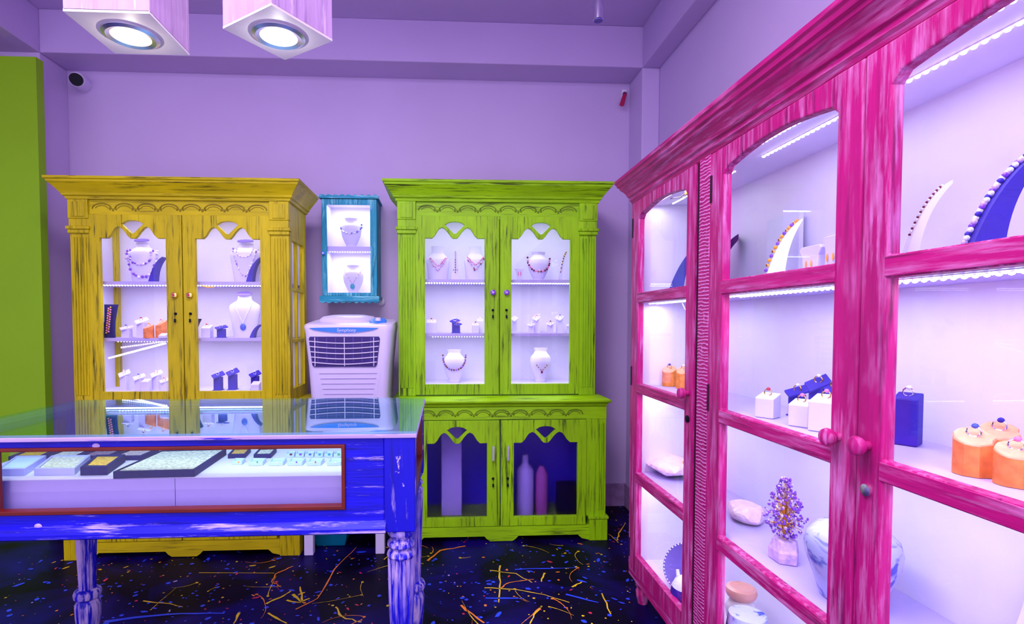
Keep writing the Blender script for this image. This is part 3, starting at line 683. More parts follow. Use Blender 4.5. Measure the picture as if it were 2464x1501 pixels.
place('block', 604, 624, 918, 940, 3.24, S0, 'disp', 'white ring block in front of the rightmost blue stand, yellow hutch')
# the two slanting LED tapes under the lower shelf
for (pa, pb, dz) in (((260, 862), (400, 825), 3.30), ((290, 836), (400, 821), 3.40)):
    led_strip(yel, onY(*pa, dz), onY(*pb, dz), step=.013, r=.0024, down=(0, -1, 0))
MB().tube([onY(480, 686, 3.24), onY(500, 691, 3.235), onY(515, 690, 3.235)], .004, 6).build('led_cable', 'conn', yel)

# --- lime hutch
T1, T2, T0 = 1.618, 1.28, .958
Yd = 3.48
lh = 'top shelf of the lime hutch, left door'
x, wd, h = on_shelf(1026, 1082, 585, 668, Yd, T1)
b = Bust(x, Yd, T1, wd, .225, 'flat', 'white flat-topped bust at the left end, ' + lh)
b.necklace('faint pink fringe necklace on the left bust, lime hutch top shelf', .78, .66, .36, .005, ['pinkbead', 'lilac'], 1.2, 1.15, jitter=.003)
b.necklace('faint pink inner strand on the left bust, lime hutch top shelf', .7, .68, .26, .004, ['pinkbead'], 1.3, 1.15, jitter=.002)
x, wd, h = on_shelf(1117, 1170, 585, 668, Yd, T1)
b = Bust(x, Yd, T1, wd, .225, 'flat', 'white flat-topped bust next to the centre stile, ' + lh)
b.necklace('rose bead fringe necklace on the right bust behind the left lime door', .8, .66, .34, .0055, ['pinkbead', 'darkred', 'lilac'], 1.25, 1.15, jitter=.004)
b.necklace('fine rose inner strand on the right bust behind the left lime door', .72, .70, .24, .004, ['pinkbead'], 1.3, 1.15, jitter=.002)
x, wd, h = on_shelf(1085, 1106, 600, 668, 3.44, T1)
o = MB().rings([[(x + a * math.cos(2 * math.pi * k / 4 + R(45)), 3.44 + a * .5 * math.sin(2 * math.pi * k / 4 + R(45)), T1 + zz) for k in range(4)] for a, zz in ((.037, 0), (.016, .19))]).build('pendant_stand', 'disp', origin=(x, 3.44, T1), bev=.002)
tag(o, 'narrow white tapering pendant stand between the two busts, lime hutch', 'pendant stand')
o = thing('pendant_chain', 'thin chain with dark red cross beads on the narrow white stand', 'necklace', (x, 3.41, T1 + .1))
MB().tube([(x, 3.424, T1 + .188), (x, 3.412, T1 + .05)], .0013, 5).build('chain', 'wire', o); mb = MB()
for k in range(6): mb.ball((x, 3.409, T1 + .05 + k * .016), .004, 6, 4)
for dx in (-.012, .012): mb.ball((x + dx, 3.409, T1 + .066), .0035, 6, 4)
mb.build('beads', 'darkred', o, smooth=True)
lh = 'top shelf of the lime hutch, right door'
x, wd, h = on_shelf(1238, 1260, 637, 668, 3.44, T1)
o = thing('earring_stand', 'small white T-shaped earring stand at the left, ' + lh, 'earring stand', (x, 3.44, T1))
MB().rings([[(x + a * q, 3.44 + g, T1 + zz) for q, g in ((-1, -.01), (1, -.01), (1, .01), (-1, .01))] for a, zz in ((.022, 0), (.017, .02), (.02, .06), (.03, .08))]).build('card', 'disp', o, bev=.002)
o2 = thing('earrings', 'pair of pink drop earrings on the small white T-shaped stand', 'earrings', (x, 3.425, T1 + .06))
for dx in (-.008, .008): MB().ball((x + dx, 3.425, T1 + .045), (.0035, .003, .016), 6, 5).build('drop', 'pinkbead', o2, smooth=True)
x, wd, h = on_shelf(1268, 1322, 600, 668, Yd, T1)
b = Bust(x, Yd, T1, wd * .96, .19, 'vase', 'white vase-shaped bust on the ' + lh, dy=.7)
b.necklace('chunky dark red bead necklace on the upper bust of the lime hutch', 1.03, .86, .54, .0072, ['darkred', 'darkred', 'pinkbead'], 2.4, 1.0)
x, wd, h = on_shelf(1343, 1369, 598, 668, 3.46, T1)
o, outer = ramp_display(x - .03, 3.46, T1, .045, .19, .05, 'disp', 'slim white bracelet ramp at the right end, ' + lh, thick=.008, foot=.3)
ramp_bracelet(x - .03, 3.435, T1, 0, outer, 'dark red beaded bracelet lying on the slim white ramp, lime hutch', ['darkred', 'gold'], .0045, .2, .95, 16)
lh = 'middle shelf of the lime hutch, left door'
place('block', 1026, 1050, 770, 803, 3.46, T2, 'disp', 'white ring block at the left end, ' + lh, 'dark stone ring on the left white block, ' + lh, 'darkred')
place('house', 1084, 1105, 768, 803, 3.48, T2, 'navy', 'blue ring stand, rear one of two on the lime hutch middle shelf', 'silver ring on the rear blue stand, ' + lh, 'clear', 'silver')
place('house', 1092, 1110, 778, 803, 3.42, T2, 'navy', 'lower blue ring stand in front of the other, lime hutch middle shelf', 'rose ring on the front blue stand, ' + lh, 'pinkbead')
place('block', 1136, 1152, 778, 803, 3.44, T2, 'disp', 'lower white ring block near the centre stile, ' + lh, 'dark ring on the lower white block, ' + lh, 'darkred')
place('block', 1147, 1163, 768, 803, 3.49, T2, 'disp', 'taller white ring block near the centre stile, ' + lh, 'silver ring on the taller white block, ' + lh, 'clear', 'silver')
lh = 'middle shelf of the lime hutch, right door'
place('house', 1230, 1246, 760, 802, 3.48, T2, 'disp', 'white ring stand at the left edge, ' + lh)
place('house', 1269, 1287, 778, 802, 3.44, T2, 'disp', 'low white ring stand second from left, ' + lh, 'pale ring on the second white stand, ' + lh, 'clear', 'silver')
place('house', 1281, 1300, 758, 802, 3.50, T2, 'disp', 'tall white ring stand third from left, ' + lh, 'red ring on the third white stand, ' + lh, 'pinkbead')
place('house', 1314, 1334, 775, 802, 3.45, T2, 'disp', 'low white ring stand fourth from left, ' + lh, 'dark stone ring on the fourth white stand behind the right lime door', 'darkred')
place('house', 1336, 1357, 757, 802, 3.49, T2, 'disp', 'tall white ring stand second from right, ' + lh, 'blue ring on the tall white stand second from right, lime hutch', 'blue_st', 'silver')
place('house', 1362, 1380, 780, 802, 3.46, T2, 'disp', 'low white ring stand at the right edge, ' + lh)
for p0, p1, dz, lb, kind in ((1066, 1120, .215, 'white vase-shaped bust, left of two at the bottom of the lime hutch', 'a'), (1275, 1327, .225, 'white vase-shaped bust, right of two at the bottom of the lime hutch', 'b')):
    x, wd, h = on_shelf(p0, p1, 838, 912, 3.46, T0)
    b = Bust(x, 3.46, T0, wd, dz, 'vase', lb, dy=.75)
    if kind == 'a': b.necklace('dark red bead necklace on the bottom left bust of the lime hutch', 1.02, .86, .46, .0066, ['darkred', 'darkred', 'purple'], 2.2, 1.0)
    else: b.necklace('fine dark necklace with small pendant on the bottom right bust of the lime hutch', .6, .55, .20, .0035, ['darkred', 'gold'], 1.1, 1.2, pendant=('darkred', .008))

# ---------------------------------------------------------------- teal wall cabinet
TY = 3.60
def teal():
    X0, X1 = xY(776, TY), xY(908, TY); z0, z1 = zY(712, TY, 840), zY(478, TY, 840)
    g0, g1, gz0, gz1 = xY(788, TY), xY(892, TY), zY(704, TY, 840), zY(492, TY, 840)
    root = thing('wall_cabinet', 'small teal wall-hung cabinet with lit shelves between the two hutches', 'cabinet', ((X0 + X1) / 2, YW, z0))
    B = lambda n, mb, m, p=root, **k: mb.build(n, m, p, **k)
    B('side_panel', MB().box(X0, X0 + .018, TY + .02, YW, z0, z1), ['tv']); B('side_panel', MB().box(X1 - .018, X1, TY + .02, YW, z0, z1), ['tv'])
    B('white_lining', MB().box(X0 + .018, X1 - .018, YW - .02, YW - .004, z0, z1).box(X0 + .018, X1 - .018, TY + .03, YW - .02, z0, z0 + .02).box(X0 + .018, X1 - .018, TY + .03, YW - .02, z1 - .02, z1).box(X0 + .0185, X0 + .024, TY + .03, YW - .02, z0 + .02, z1 - .02).box(X1 - .024, X1 - .0185, TY + .03, YW - .02, z0 + .02, z1 - .02), ['white'])
    zs = zY(598, TY, 840)
    B('shelf', MB().box(X0 + .024, X1 - .024, TY + .03, YW - .02, zs - .012, zs + .018), ['shelf'])
    d = B('door', MB().poly([(X0, z0), (X1, z0), (X1, z1), (X0, z1)], [[(g0, gz0), (g0, gz1), (g1, gz1), (g1, gz0)]], TY, TY + .02), ['tv'], bev=.003)
    B('pane', MB().box(g0 - .008, g1 + .008, TY + .0205, TY + .0235, gz0 - .008, gz1 + .008), ['glass'], d)
    round_knob(d, X0 + .012, TY, zY(610, TY, 840), ['coolblue', 'clear'], .012)
    def scallop(zt, zb, top):
        n = 9; s = (X1 - X0 + .03) / n; xs = X0 - .015; pts = []
        for i in range(n):
            for k in range(6): a = math.pi * k / 6; pts.append((xs + s * (i + k / 6), (zt + .010 * math.sin(a)) if top else (zb - .010 * math.sin(a))))
        pts.append((xs + s * n, zt if top else zb))
        return pts + ([(xs + s * n, zb), (xs, zb)] if top else [(xs + s * n, zt), (xs, zt)])
    B('scalloped_top', MB().poly(scallop(zY(472, TY, 840), z1, True), [], TY - .014, TY + .01).box(X0 - .012, X1 + .012, TY - .008, YW, z1, z1 + .012), ['th'], bev=.001)
    B('scalloped_base', MB().poly(scallop(z0, zY(726, TY, 840), False), [], TY - .014, TY + .01).box(X0 - .012, X1 + .012, TY - .008, YW, z0 - .02, z0), ['th'], bev=.001)
    led_strip(root, (g0, TY + .06, zs - .014), (g1, TY + .06, zs - .014), r=.0035)
    cx = (X0 + X1) / 2
    area_light('led_or_fill_light', (cx, TY + .09, z1 - .03), .24, .04, .85, (.9, .97, 1)); area_light('led_or_fill_light', (cx, TY + .09, zs - .024), .24, .04, .85, (.9, .97, 1))
    a0, a1 = xY(822, 3.70), xY(872, 3.70)
    b = Bust((a0 + a1) / 2, 3.70, zs + .018, a1 - a0, .20, 'vase', 'white bust on the upper shelf of the teal wall cabinet', dy=.6)
    b.necklace('silver and blue stone collar on the upper bust of the teal cabinet', 1.0, .82, .36, .006, ['silver', 'blue_st', 'clear'], 2.2, 1.3, jitter=.003, chain=('silver', .001))
    a0, a1 = xY(826, 3.70), xY(876, 3.70)
    b = Bust((a0 + a1) / 2, 3.70, z0 + .02, a1 - a0, .195, 'vase', 'white bust on the lower shelf of the teal wall cabinet', dy=.6)
    b.necklace('thin chain with a turquoise pendant on the lower bust of the teal cabinet', .9, .86, .52, .003, ['silver', 'pinkbead'], 1.05, 1.8, pendant=('turq', .017), chain=('silver', .001))
teal()

# ---------------------------------------------------------------- air cooler on its stand
def cooler():
    cx, Y0, Y1 = -.555, 3.09, 3.46; zb = .18
    root = thing('air_cooler', 'white air cooler with blue trim and dark louvred grille, between the hutches', 'air cooler', (cx, (Y0 + Y1) / 2, zb))
    B = lambda n, mb, m, p=root, **k: mb.build(n, m, p, **k)
    def rr(hw, y0, y1, z, r=.04, tz=0):
        ps = []
        for (sx, sy, a0) in ((1, 1, 0), (-1, 1, 90), (-1, -1, 180), (1, -1, 270)):
            for k in range(5):
                a = R(a0 + 22.5 * k); X = cx + sx * (hw - r) + r * math.cos(a); Y = (y1 - r if sy > 0 else y0 + r) + r * math.sin(a)
                ps.append((X, Y, z + tz * (Y - y0)))
        return ps
    secs = [rr(.185, Y0 + .02, Y1 - .02, zb), rr(.195, Y0 + .012, Y1 - .01, zb + .03), rr(.212, Y0 + .008, Y1, .75), rr(.232, Y0, Y1, 1.10), rr(.252, Y0 - .004, Y1, 1.30), rr(.256, Y0 - .006, Y1, 1.325),
            rr(.252, Y0 - .001, Y1 - .003, 1.336, tz=.06), rr(.235, Y0 + .02, Y1 - .03, 1.346, tz=.075)]
    B('housing', MB().rings(secs), ['cool'], smooth=True)
    n = 28
    B('top_lid', MB().rings([[(cx - .03 + a * math.cos(2 * math.pi * k / n), Y0 + .19 + a * .75 * math.sin(2 * math.pi * k / n), 1.36 + dz + .05 * a * math.sin(2 * math.pi * k / n)) for k in range(n)] for a, dz in ((.17, -.005), (.172, .010), (.15, .026), (.10, .034))]), ['cool'], smooth=True)
    cp = (cx + .165, Y0 + .06)
    B('control_pad', MB().rings([[(cp[0] + a * math.cos(2 * math.pi * k / n), cp[1] + a * 1.0 * math.sin(2 * math.pi * k / n), 1.345 + dz + .35 * a * math.sin(2 * math.pi * k / n)) for k in range(n)] for a, dz in ((.05, -.012), (.05, .012), (.046, .016))]), ['coolblue'], smooth=True)
    B('dial', MB().lathe([(.017, 0), (.015, .02)], (cp[0], cp[1], 1.358), 14), ['cool'], smooth=True)
    fy = lambda z: Y0 - .004 - .002 + (1.30 - z) * .02
    # blue crescent band with lettering
    c0, c1 = -.772, -.381; zt = 1.318
    crescent = [(c0, zt), ] + [(c0 + (c1 - c0) * i / 16, zt - .004 - .024 * math.sin(math.pi * i / 16) ** .8) for i in range(1, 16)] + [(c1, zt)] + [(c1 - (c1 - c0) * i / 8, zt + .003 * math.sin(math.pi * i / 8)) for i in range(1, 8)]
    bd = B('blue_band', MB().poly(crescent, [], Y0 - .013, Y0 - .003), ['coolblue'])
    fc = bpy.data.curves.new('lettering', 'FONT'); fc.body = 'Symphony'; fc.size = .026; fc.extrude = .0008; fc.align_x = 'CENTER'; fc.shear = .15
    fo = bpy.data.objects.new('lettering', fc); col.objects.link(fo); fo.parent = bd; fo.rotation_euler = (R(90), 0, 0)
    og = ORG[bd.name]; fc.materials.append(M['cool'])
    bpy.context.view_layer.update(); me = bpy.data.meshes.new_from_object(fo.evaluated_get(bpy.context.evaluated_depsgraph_get())); bpy.data.objects.remove(fo)
    fo = bpy.data.objects.new('lettering', me); col.objects.link(fo); fo.parent = bd; fo.rotation_euler = (R(90), 0, 0); fo.location = (-.562 - og[0], Y0 - .0142 - og[1], 1.297 - og[2])
    # grille
    gx0, gx1, gz0, gz1 = -.775, -.372, 1.095, 1.268
    pts = [(gx0, gz1 - .012), (gx0 + .006, gz1), (gx1 - .006, gz1), (gx1, gz1 - .012), (gx1 - .018, gz0 + .012), (gx1 - .028, gz0), (gx0 + .028, gz0), (gx0 + .018, gz0 + .012)]
    g = B('grille', MB().poly(pts, [], Y0 - .009, Y0 + .005), ['cooldark'])
    for i in range(5):
        z = gz1 - .026 - i * .030; k_ = (gz1 - z) / (gz1 - gz0) * .022
        ps = [(gx0 + k_ + (gx1 - gx0 - 2 * k_) * t_ / 12, Y0 - .013, z - .012 * math.sin(math.pi * t_ / 12)) for t_ in range(13)]
        B('louvre', MB().tube(ps, .0032, 6), ['cool'], g, smooth=True)
    for i, xx in enumerate((gx0 + .035, (gx0 + gx1) / 2, gx1 - .035)): B('grille_bar', MB().box(xx - .002, xx + .002, Y0 - .015, Y0 - .008, gz0 + .004, gz1 - .004), ['cool'], g)
    mb = MB()
    for i in range(7): xx = gx0 + .05 + i * .05; mb.box(xx, xx + .002, Y0 - .0100, Y0 - .008, gz0 + .03, gz1 - .005)
    B('filter_mesh', mb, ['dispcap'], g)
    mb = MB()
    for i in range(9):
        z = 1.055 - i * .030; hw = .165 - i * .006; mb.box(cx - hw, cx + hw, fy(z) + .0035 + (1.1 - z) * .01 - .006, fy(z) + .02, z, z + .0035)
    B('front_grooves', mb, ['shelf'])
    for s in (-1, 1): B('front_ridge', MB().tube([(cx + s * .185, fy(1.06) + .004, 1.06), (cx + s * .125, fy(.78) + .006, .78)], .003, 5), ['cool'])
    st = thing('cooler_stand', 'white four-legged stand under the air cooler, legs seen below the blue table', 'stand', (cx, 3.28, 0))
    MB().box(cx - .245, cx + .21, 3.07, 3.50, .15, .18).build('platform', 'cool', st, bev=.004)
    for a in (-.815, -.405):
        for yy in (3.08, 3.44): MB().box(a, a + .052, yy, yy + .05, 0, .15).build('leg', 'cool', st, bev=.004)
    tb = MB().rings([[(-.69 + hw * sx, 3.30 + hy * sy, zz) for sx, sy in ((-1, -1), (1, -1), (1, 1), (-1, 1))] for hw, hy, zz in ((.085, .09, 0), (.10, .10, .07), (.10, .10, .11), (.108, .108, .115), (.108, .108, .125))])
    tag(tb.build('tub', 'tealtub', origin=(-.69, 3.30, 0), bev=.008), 'teal plastic tub on the floor between the legs of the cooler stand', 'tub')
    cab = MB().tube([(-.26, 3.46, 1.02), (-.25, 3.47, 1.14), (-.262, 3.6, 1.2), (-.30, 3.62, 1.1), (-.30, 3.5, 1.0), (-.285, 3.47, .9), (-.335, 3.50, .78), (-.335, 3.52, .4), (-.335, 3.6, .02)], .004, 6)
    tag(cab.build('power_cable', 'cream', origin=(-.26, 3.46, 0), smooth=True), 'cream power cable hanging down beside the air cooler', 'cable')
cooler()
o = thing('wall_socket', 'small white round socket on the wall at the lower right of the teal cabinet', 'socket', (xY(917, YW), YW, zY(726, YW, 917)))
p = ORG[o.name]; MB().rings([[(p[0] + a * math.cos(2 * math.pi * k / 14), YW - h, p[2] + a * math.sin(2 * math.pi * k / 14)) for k in range(14)] for a, h in ((.032, 0), (.03, .02), (.02, .028))]).build('socket_body', 'cool', o, smooth=True)

# ---------------------------------------------------------------- blue display table
def table():
    X0, X1, Y0, Y1 = -1.50, -.088, 1.555, 2.255; zt, za = 1.024, .732; pw = .09
    root = thing('display_table', 'royal-blue worn display table with a glass top and turned legs, in the foreground', 'table', ((X0 + X1) / 2, (Y0 + Y1) / 2, 0))
    B = lambda n, mb, m, p=root, **k: mb.build(n, m, p, **k)
    wx0, wx1, wz0, wz1 = -1.275, -.298, .808, .987
    fr = MB().poly([(X0 + pw, za + .03), (X1 - pw, za + .03), (X1 - pw, zt - .012), (X0 + pw, zt - .012)], [[(wx0, wz0), (wx0, wz1), (wx1, wz1), (wx1, wz0)]], Y0 + .008, Y0 + .033)
    f = B('front_apron', fr, ['bh'], bev=.003)
    B('window_trim', MB().poly([(wx0 - .007, wz0 - .007), (wx1 + .007, wz0 - .007), (wx1 + .007, wz1 + .007), (wx0 - .007, wz1 + .007)], [[(wx0 + .004, wz0 + .005), (wx0 + .004, wz1 - .004), (wx1 - .004, wz1 - .004), (wx1 - .004, wz0 + .005)]], Y0 + .001, Y0 + .03), ['red'], f, bev=.002)
    B('window_pane', MB().box(wx0, wx1, Y0 + .028, Y0 + .031, wz0, wz1), ['glass'], f)
    B('lower_moulding', MB().rings([[(X0 + pw - .01, Y0 - a, z) , (X1 - pw + .004, Y0 - a, z), (X1 - pw + .004, Y0 + .03, z), (X0 + pw - .01, Y0 + .03, z)] for a, z in ((.002, za - .002), (.012, za + .004), (.012, za + .016), (0, za + .03), (-.006, za + .034))]), ['bm'], f)
    for xx, zz in ((-.995, .997), (-1.16, .768), (-.93, .748)): B('wood_plug', MB().ball((xx, Y0 + .007, zz), (.011, .003, .008), 8, 6), ['bedge'], f, smooth=True)
    B('rear_apron', MB().box(X0 + pw, X1 - pw, Y1 - .033, Y1 - .008, za, zt - .012), ['bh'])
    for xs, s in ((X0, 1), (X1, -1)):
        a, b = (xs + .008, xs + .033) if s == 1 else (xs - .033, xs - .008)
        wy0, wy1 = Y0 + pw + .03, Y1 - pw - .03
        sd = B('side_apron', MB().poly([(Y0 + pw, za), (Y1 - pw, za), (Y1 - pw, zt - .012), (Y0 + pw, zt - .012)], [[(wy0, wz0), (wy0, wz1), (wy1, wz1), (wy1, wz0)]], a, b, 'yz'), ['bh'], bev=.003)
        B('window_trim', MB().poly([(wy0 - .01, wz0 - .01), (wy1 + .01, wz0 - .01), (wy1 + .01, wz1 + .01), (wy0 - .01, wz1 + .01)], [[(wy0 + .006, wz0 + .006), (wy0 + .006, wz1 - .006), (wy1 - .006, wz1 - .006), (wy1 - .006, wz0 + .006)]], (a - .006) if s == 1 else a + .004, (b - .004) if s == 1 else b + .006, 'yz'), ['red'], sd)
        B('window_pane', MB().box((a + b) / 2 - .0015, (a + b) / 2 + .0015, wy0, wy1, wz0, wz1), ['glass'], sd)
    # top rim and glass
    rim = MB().poly([(X0 - .006, Y0 - .004), (X1 + .006, Y0 - .004), (X1 + .006, Y1 + .004), (X0 - .006, Y1 + .004)], [[(X0 + .04, Y0 + .042), (X0 + .04, Y1 - .04), (X1 - .04, Y1 - .04), (X1 - .04, Y0 + .042)]], zt - .012, zt, 'xy')
    B('top_rim', rim, ['bedge'], bev=.002)
    B('glass_top', MB().box(X0 - .004, X1 + .004, Y0 - .002, Y1 + .002, zt + .0005, zt + .0075), ['tableglass'])
    # interior
    B('display_floor', MB().box(X0 + .034, X1 - .034, Y0 + .034, Y1 - .034, za + .02, za + .035), ['white'])
    B('white_platform', MB().box(X0 + .036, X1 - .036, Y0 + .066, Y1 - .036, za + .036, .885), ['white']); B('platform_front_shade', MB().box(X0 + .036, -.805, Y0 + .060, Y0 + .0655, za + .036, .8845).box(-.803, X1 - .036, Y0 + .060, Y0 + .0655, za + .036, .8845), ['shadeboard'])  # platform front drawn in darker lilac to stand for its shade
    B('inner_back_lining', MB().box(X0 + .034, X1 - .034, Y1 - .0355, Y1 - .0335, .886, zt - .013), ['tealtub'])
    prof = [(.036, .732), (.040, .726), (.041, .716), (.036, .708), (.030, .700), (.034, .694), (.040, .690), (.042, .680), (.036, .672), (.034, .668), (.040, .660), (.043, .650), (.038, .640)]
    low = [(.034, .27), (.046, .262), (.050, .250), (.048, .236), (.036, .226), (.042, .218), (.046, .200), (.044, .15), (.036, .07), (.03, .03), (.034, .012), (.03, 0)]
    for xx in (X0, X1 - pw):
        for yy in (Y0, Y1 - pw):
            cx_, cy_ = xx + pw / 2, yy + pw / 2
            p = B('corner_post', MB().box(xx, xx + pw, yy, yy + pw, za, zt - .012), ['bv'], bev=.003)
            lg = MB().lathe(prof[::-1], (cx_, cy_, 0), 24); lg.lathe([(.041, .642), (.039, .52), (.034, .40), (.031, .30), (.031, .265)][::-1], (cx_, cy_, 0), 32, flute=.13); lg.lathe(low[::-1], (cx_, cy_, 0), 24)
            B('turned_leg', lg, ['bleg'], smooth=True)
    area_light('led_or_fill_light', ((X0 + X1) / 2, Y0 + .16, zt - .016), X1 - X0 - .2, .02, .5, (.86, 1, .74))
    led_strip(root, (X0 + .1, Y0 + .052, zt - .014), (X1 - .1, Y0 + .052, zt - .014), r=.003)
table()
PZ = .8855
def open_box(fl, fr, bl, br, z, h, m, inner, name, label, cat, group, border=.012, z_in=.004):
    """shallow box on the platform: footprint from four photo points, stones lying inside"""
    q = [onZ(*p, z) for p in (fl, fr, br, bl)]; c = sum(q, Vector()) / 4
    o = thing(name, label, cat, (c.x, c.y, z), group)
    def inset(k): return [c + (p - c) * (1 - k / max(.001, (p - c).length)) for p in q]
    ou = q; inn = inset(border * 1.4); mb = MB(); U = Vector((0, 0, 1))
    rs = [[p for p in ou], [p + U * h for p in ou], [p + U * h for p in inn], [p + U * (h - z_in) for p in inn], [p + U * (h - z_in - .002) for p in inset(border * 1.4 + .001)]]
    mb.rings([[tuple(p) for p in r] for r in rs]).build('box_body', m, o, bev=.001)
    if inner:
        i2 = inset(border * 1.4 + .002); MB().rings([[tuple(p + U * (h - z_in + .0002)) for p in i2], [tuple(p + U * (h - z_in + .0016)) for p in i2]]).build('stones', inner, o)
    return o
TB = 'gem boxes in the table display'
open_box((272, 1152), (468, 1147), (388, 1098), (545, 1094), PZ, .022, 'navyd', 'opal', 'gem_tray', 'large black framed tray of tiny pale stones in the middle of the table', 'tray', TB, .008)
open_box((193, 1144), (258, 1143), (232, 1112), (302, 1111), PZ, .026, 'navyd', 'amber', 'gem_box', 'small black box of amber stones left of the large tray', 'gem box', TB, .016)
open_box((82, 1144), (180, 1143), (125, 1110), (218, 1109), PZ, .021, 'lavbox', 'opal', 'gem_box', 'lavender box of pale gold stones, second from the left in the front row', 'gem box', TB, .010)
open_box((-8, 1145), (60, 1144), (40, 1111), (112, 1110), PZ, .021, 'lavbox', 'palebox', 'gem_box', 'blue-lavender box at the left end of the front row', 'gem box', TB, .010)
for k, (a, inn, lb) in enumerate(((20, 'amber', 'black box of amber stones at the left of the back row'), (105, 'opal', 'black box of pale pink stones, second in the back row'), (182, 'garnets', 'black box of dark stones, third in the back row'), (262, 'mixst', 'black box of mixed red stones behind the large tray'))):
    open_box((a, 1108), (a + 80, 1107), (a + 50, 1089), (a + 122, 1088), PZ, .014, 'navyd', inn, 'gem_box', lb, 'gem box', TB, .014)
for a, b_, inn, lb in ((548, 590, 'amber', 'black box with amber stones, left of two at the back of the table'), (610, 652, 'opal', 'black box with pale stones, right of two at the back of the table')):
    open_box((a, 1103), (b_, 1102), (a + 14, 1088), (b_ + 14, 1087), PZ, .014, 'navyd', inn, 'gem_box', lb, 'gem box', TB, .008)
words = ('first from the left', 'second from the left', 'third from the left', 'fourth from the left', 'fifth from the left', 'last on the right')
for k, (a, b_) in enumerate(((558, 582), (598, 632), (646, 681), (692, 727), (738, 772), (787, 820))):
    o = open_box((a, 1121 if k else 1118), (b_, 1120 if k else 1118), (a + 8, 1110), (b_ + 9, 1110), PZ, .012, 'palebox', None, 'jewel_box', 'little pale blue card box, %s in the front row on the right' % words[k], 'jewel box', 'pale jewel boxes in the table', .006, .0015)
    c = onZ((a + b_) / 2 + 4, 1114, PZ + .0105); tag(MB().ball((c.x, c.y, PZ + .0135), .003, 6, 4).build('stone', ('orange', 'green_st', 'clear', 'purple', 'red_st', 'clear')[k], origin=(c.x, c.y, PZ + .0105), smooth=True), 'tiny stone on the pale box %s, table front row' % words[k], 'stone')
wd6 = ('first', 'second', 'third', 'fourth', 'fifth', 'sixth')
for k, gm in enumerate(('darkred', 'purple', 'blue_st', 'turq', 'turq', 'green_st')):
    a = 688 + k * 23; o = open_box((a, 1100), (a + 20, 1100), (a + 5, 1092), (a + 24, 1092), PZ, .011, 'palebox', None, 'jewel_box', 'pale jewel box, %s of the back row on the right of the table' % wd6[k], 'jewel box', 'pale jewel boxes in the table', .004, .0015)
    c = onZ(a + 12, 1096, PZ + .0095); tag(MB().ball((c.x, c.y, PZ + .0135), (.0055, .004, .004), 7, 4).build('stone', gm, origin=(c.x, c.y, PZ + .0095), smooth=True), 'oval stone on the %s pale box of the back row' % wd6[k], 'stone')

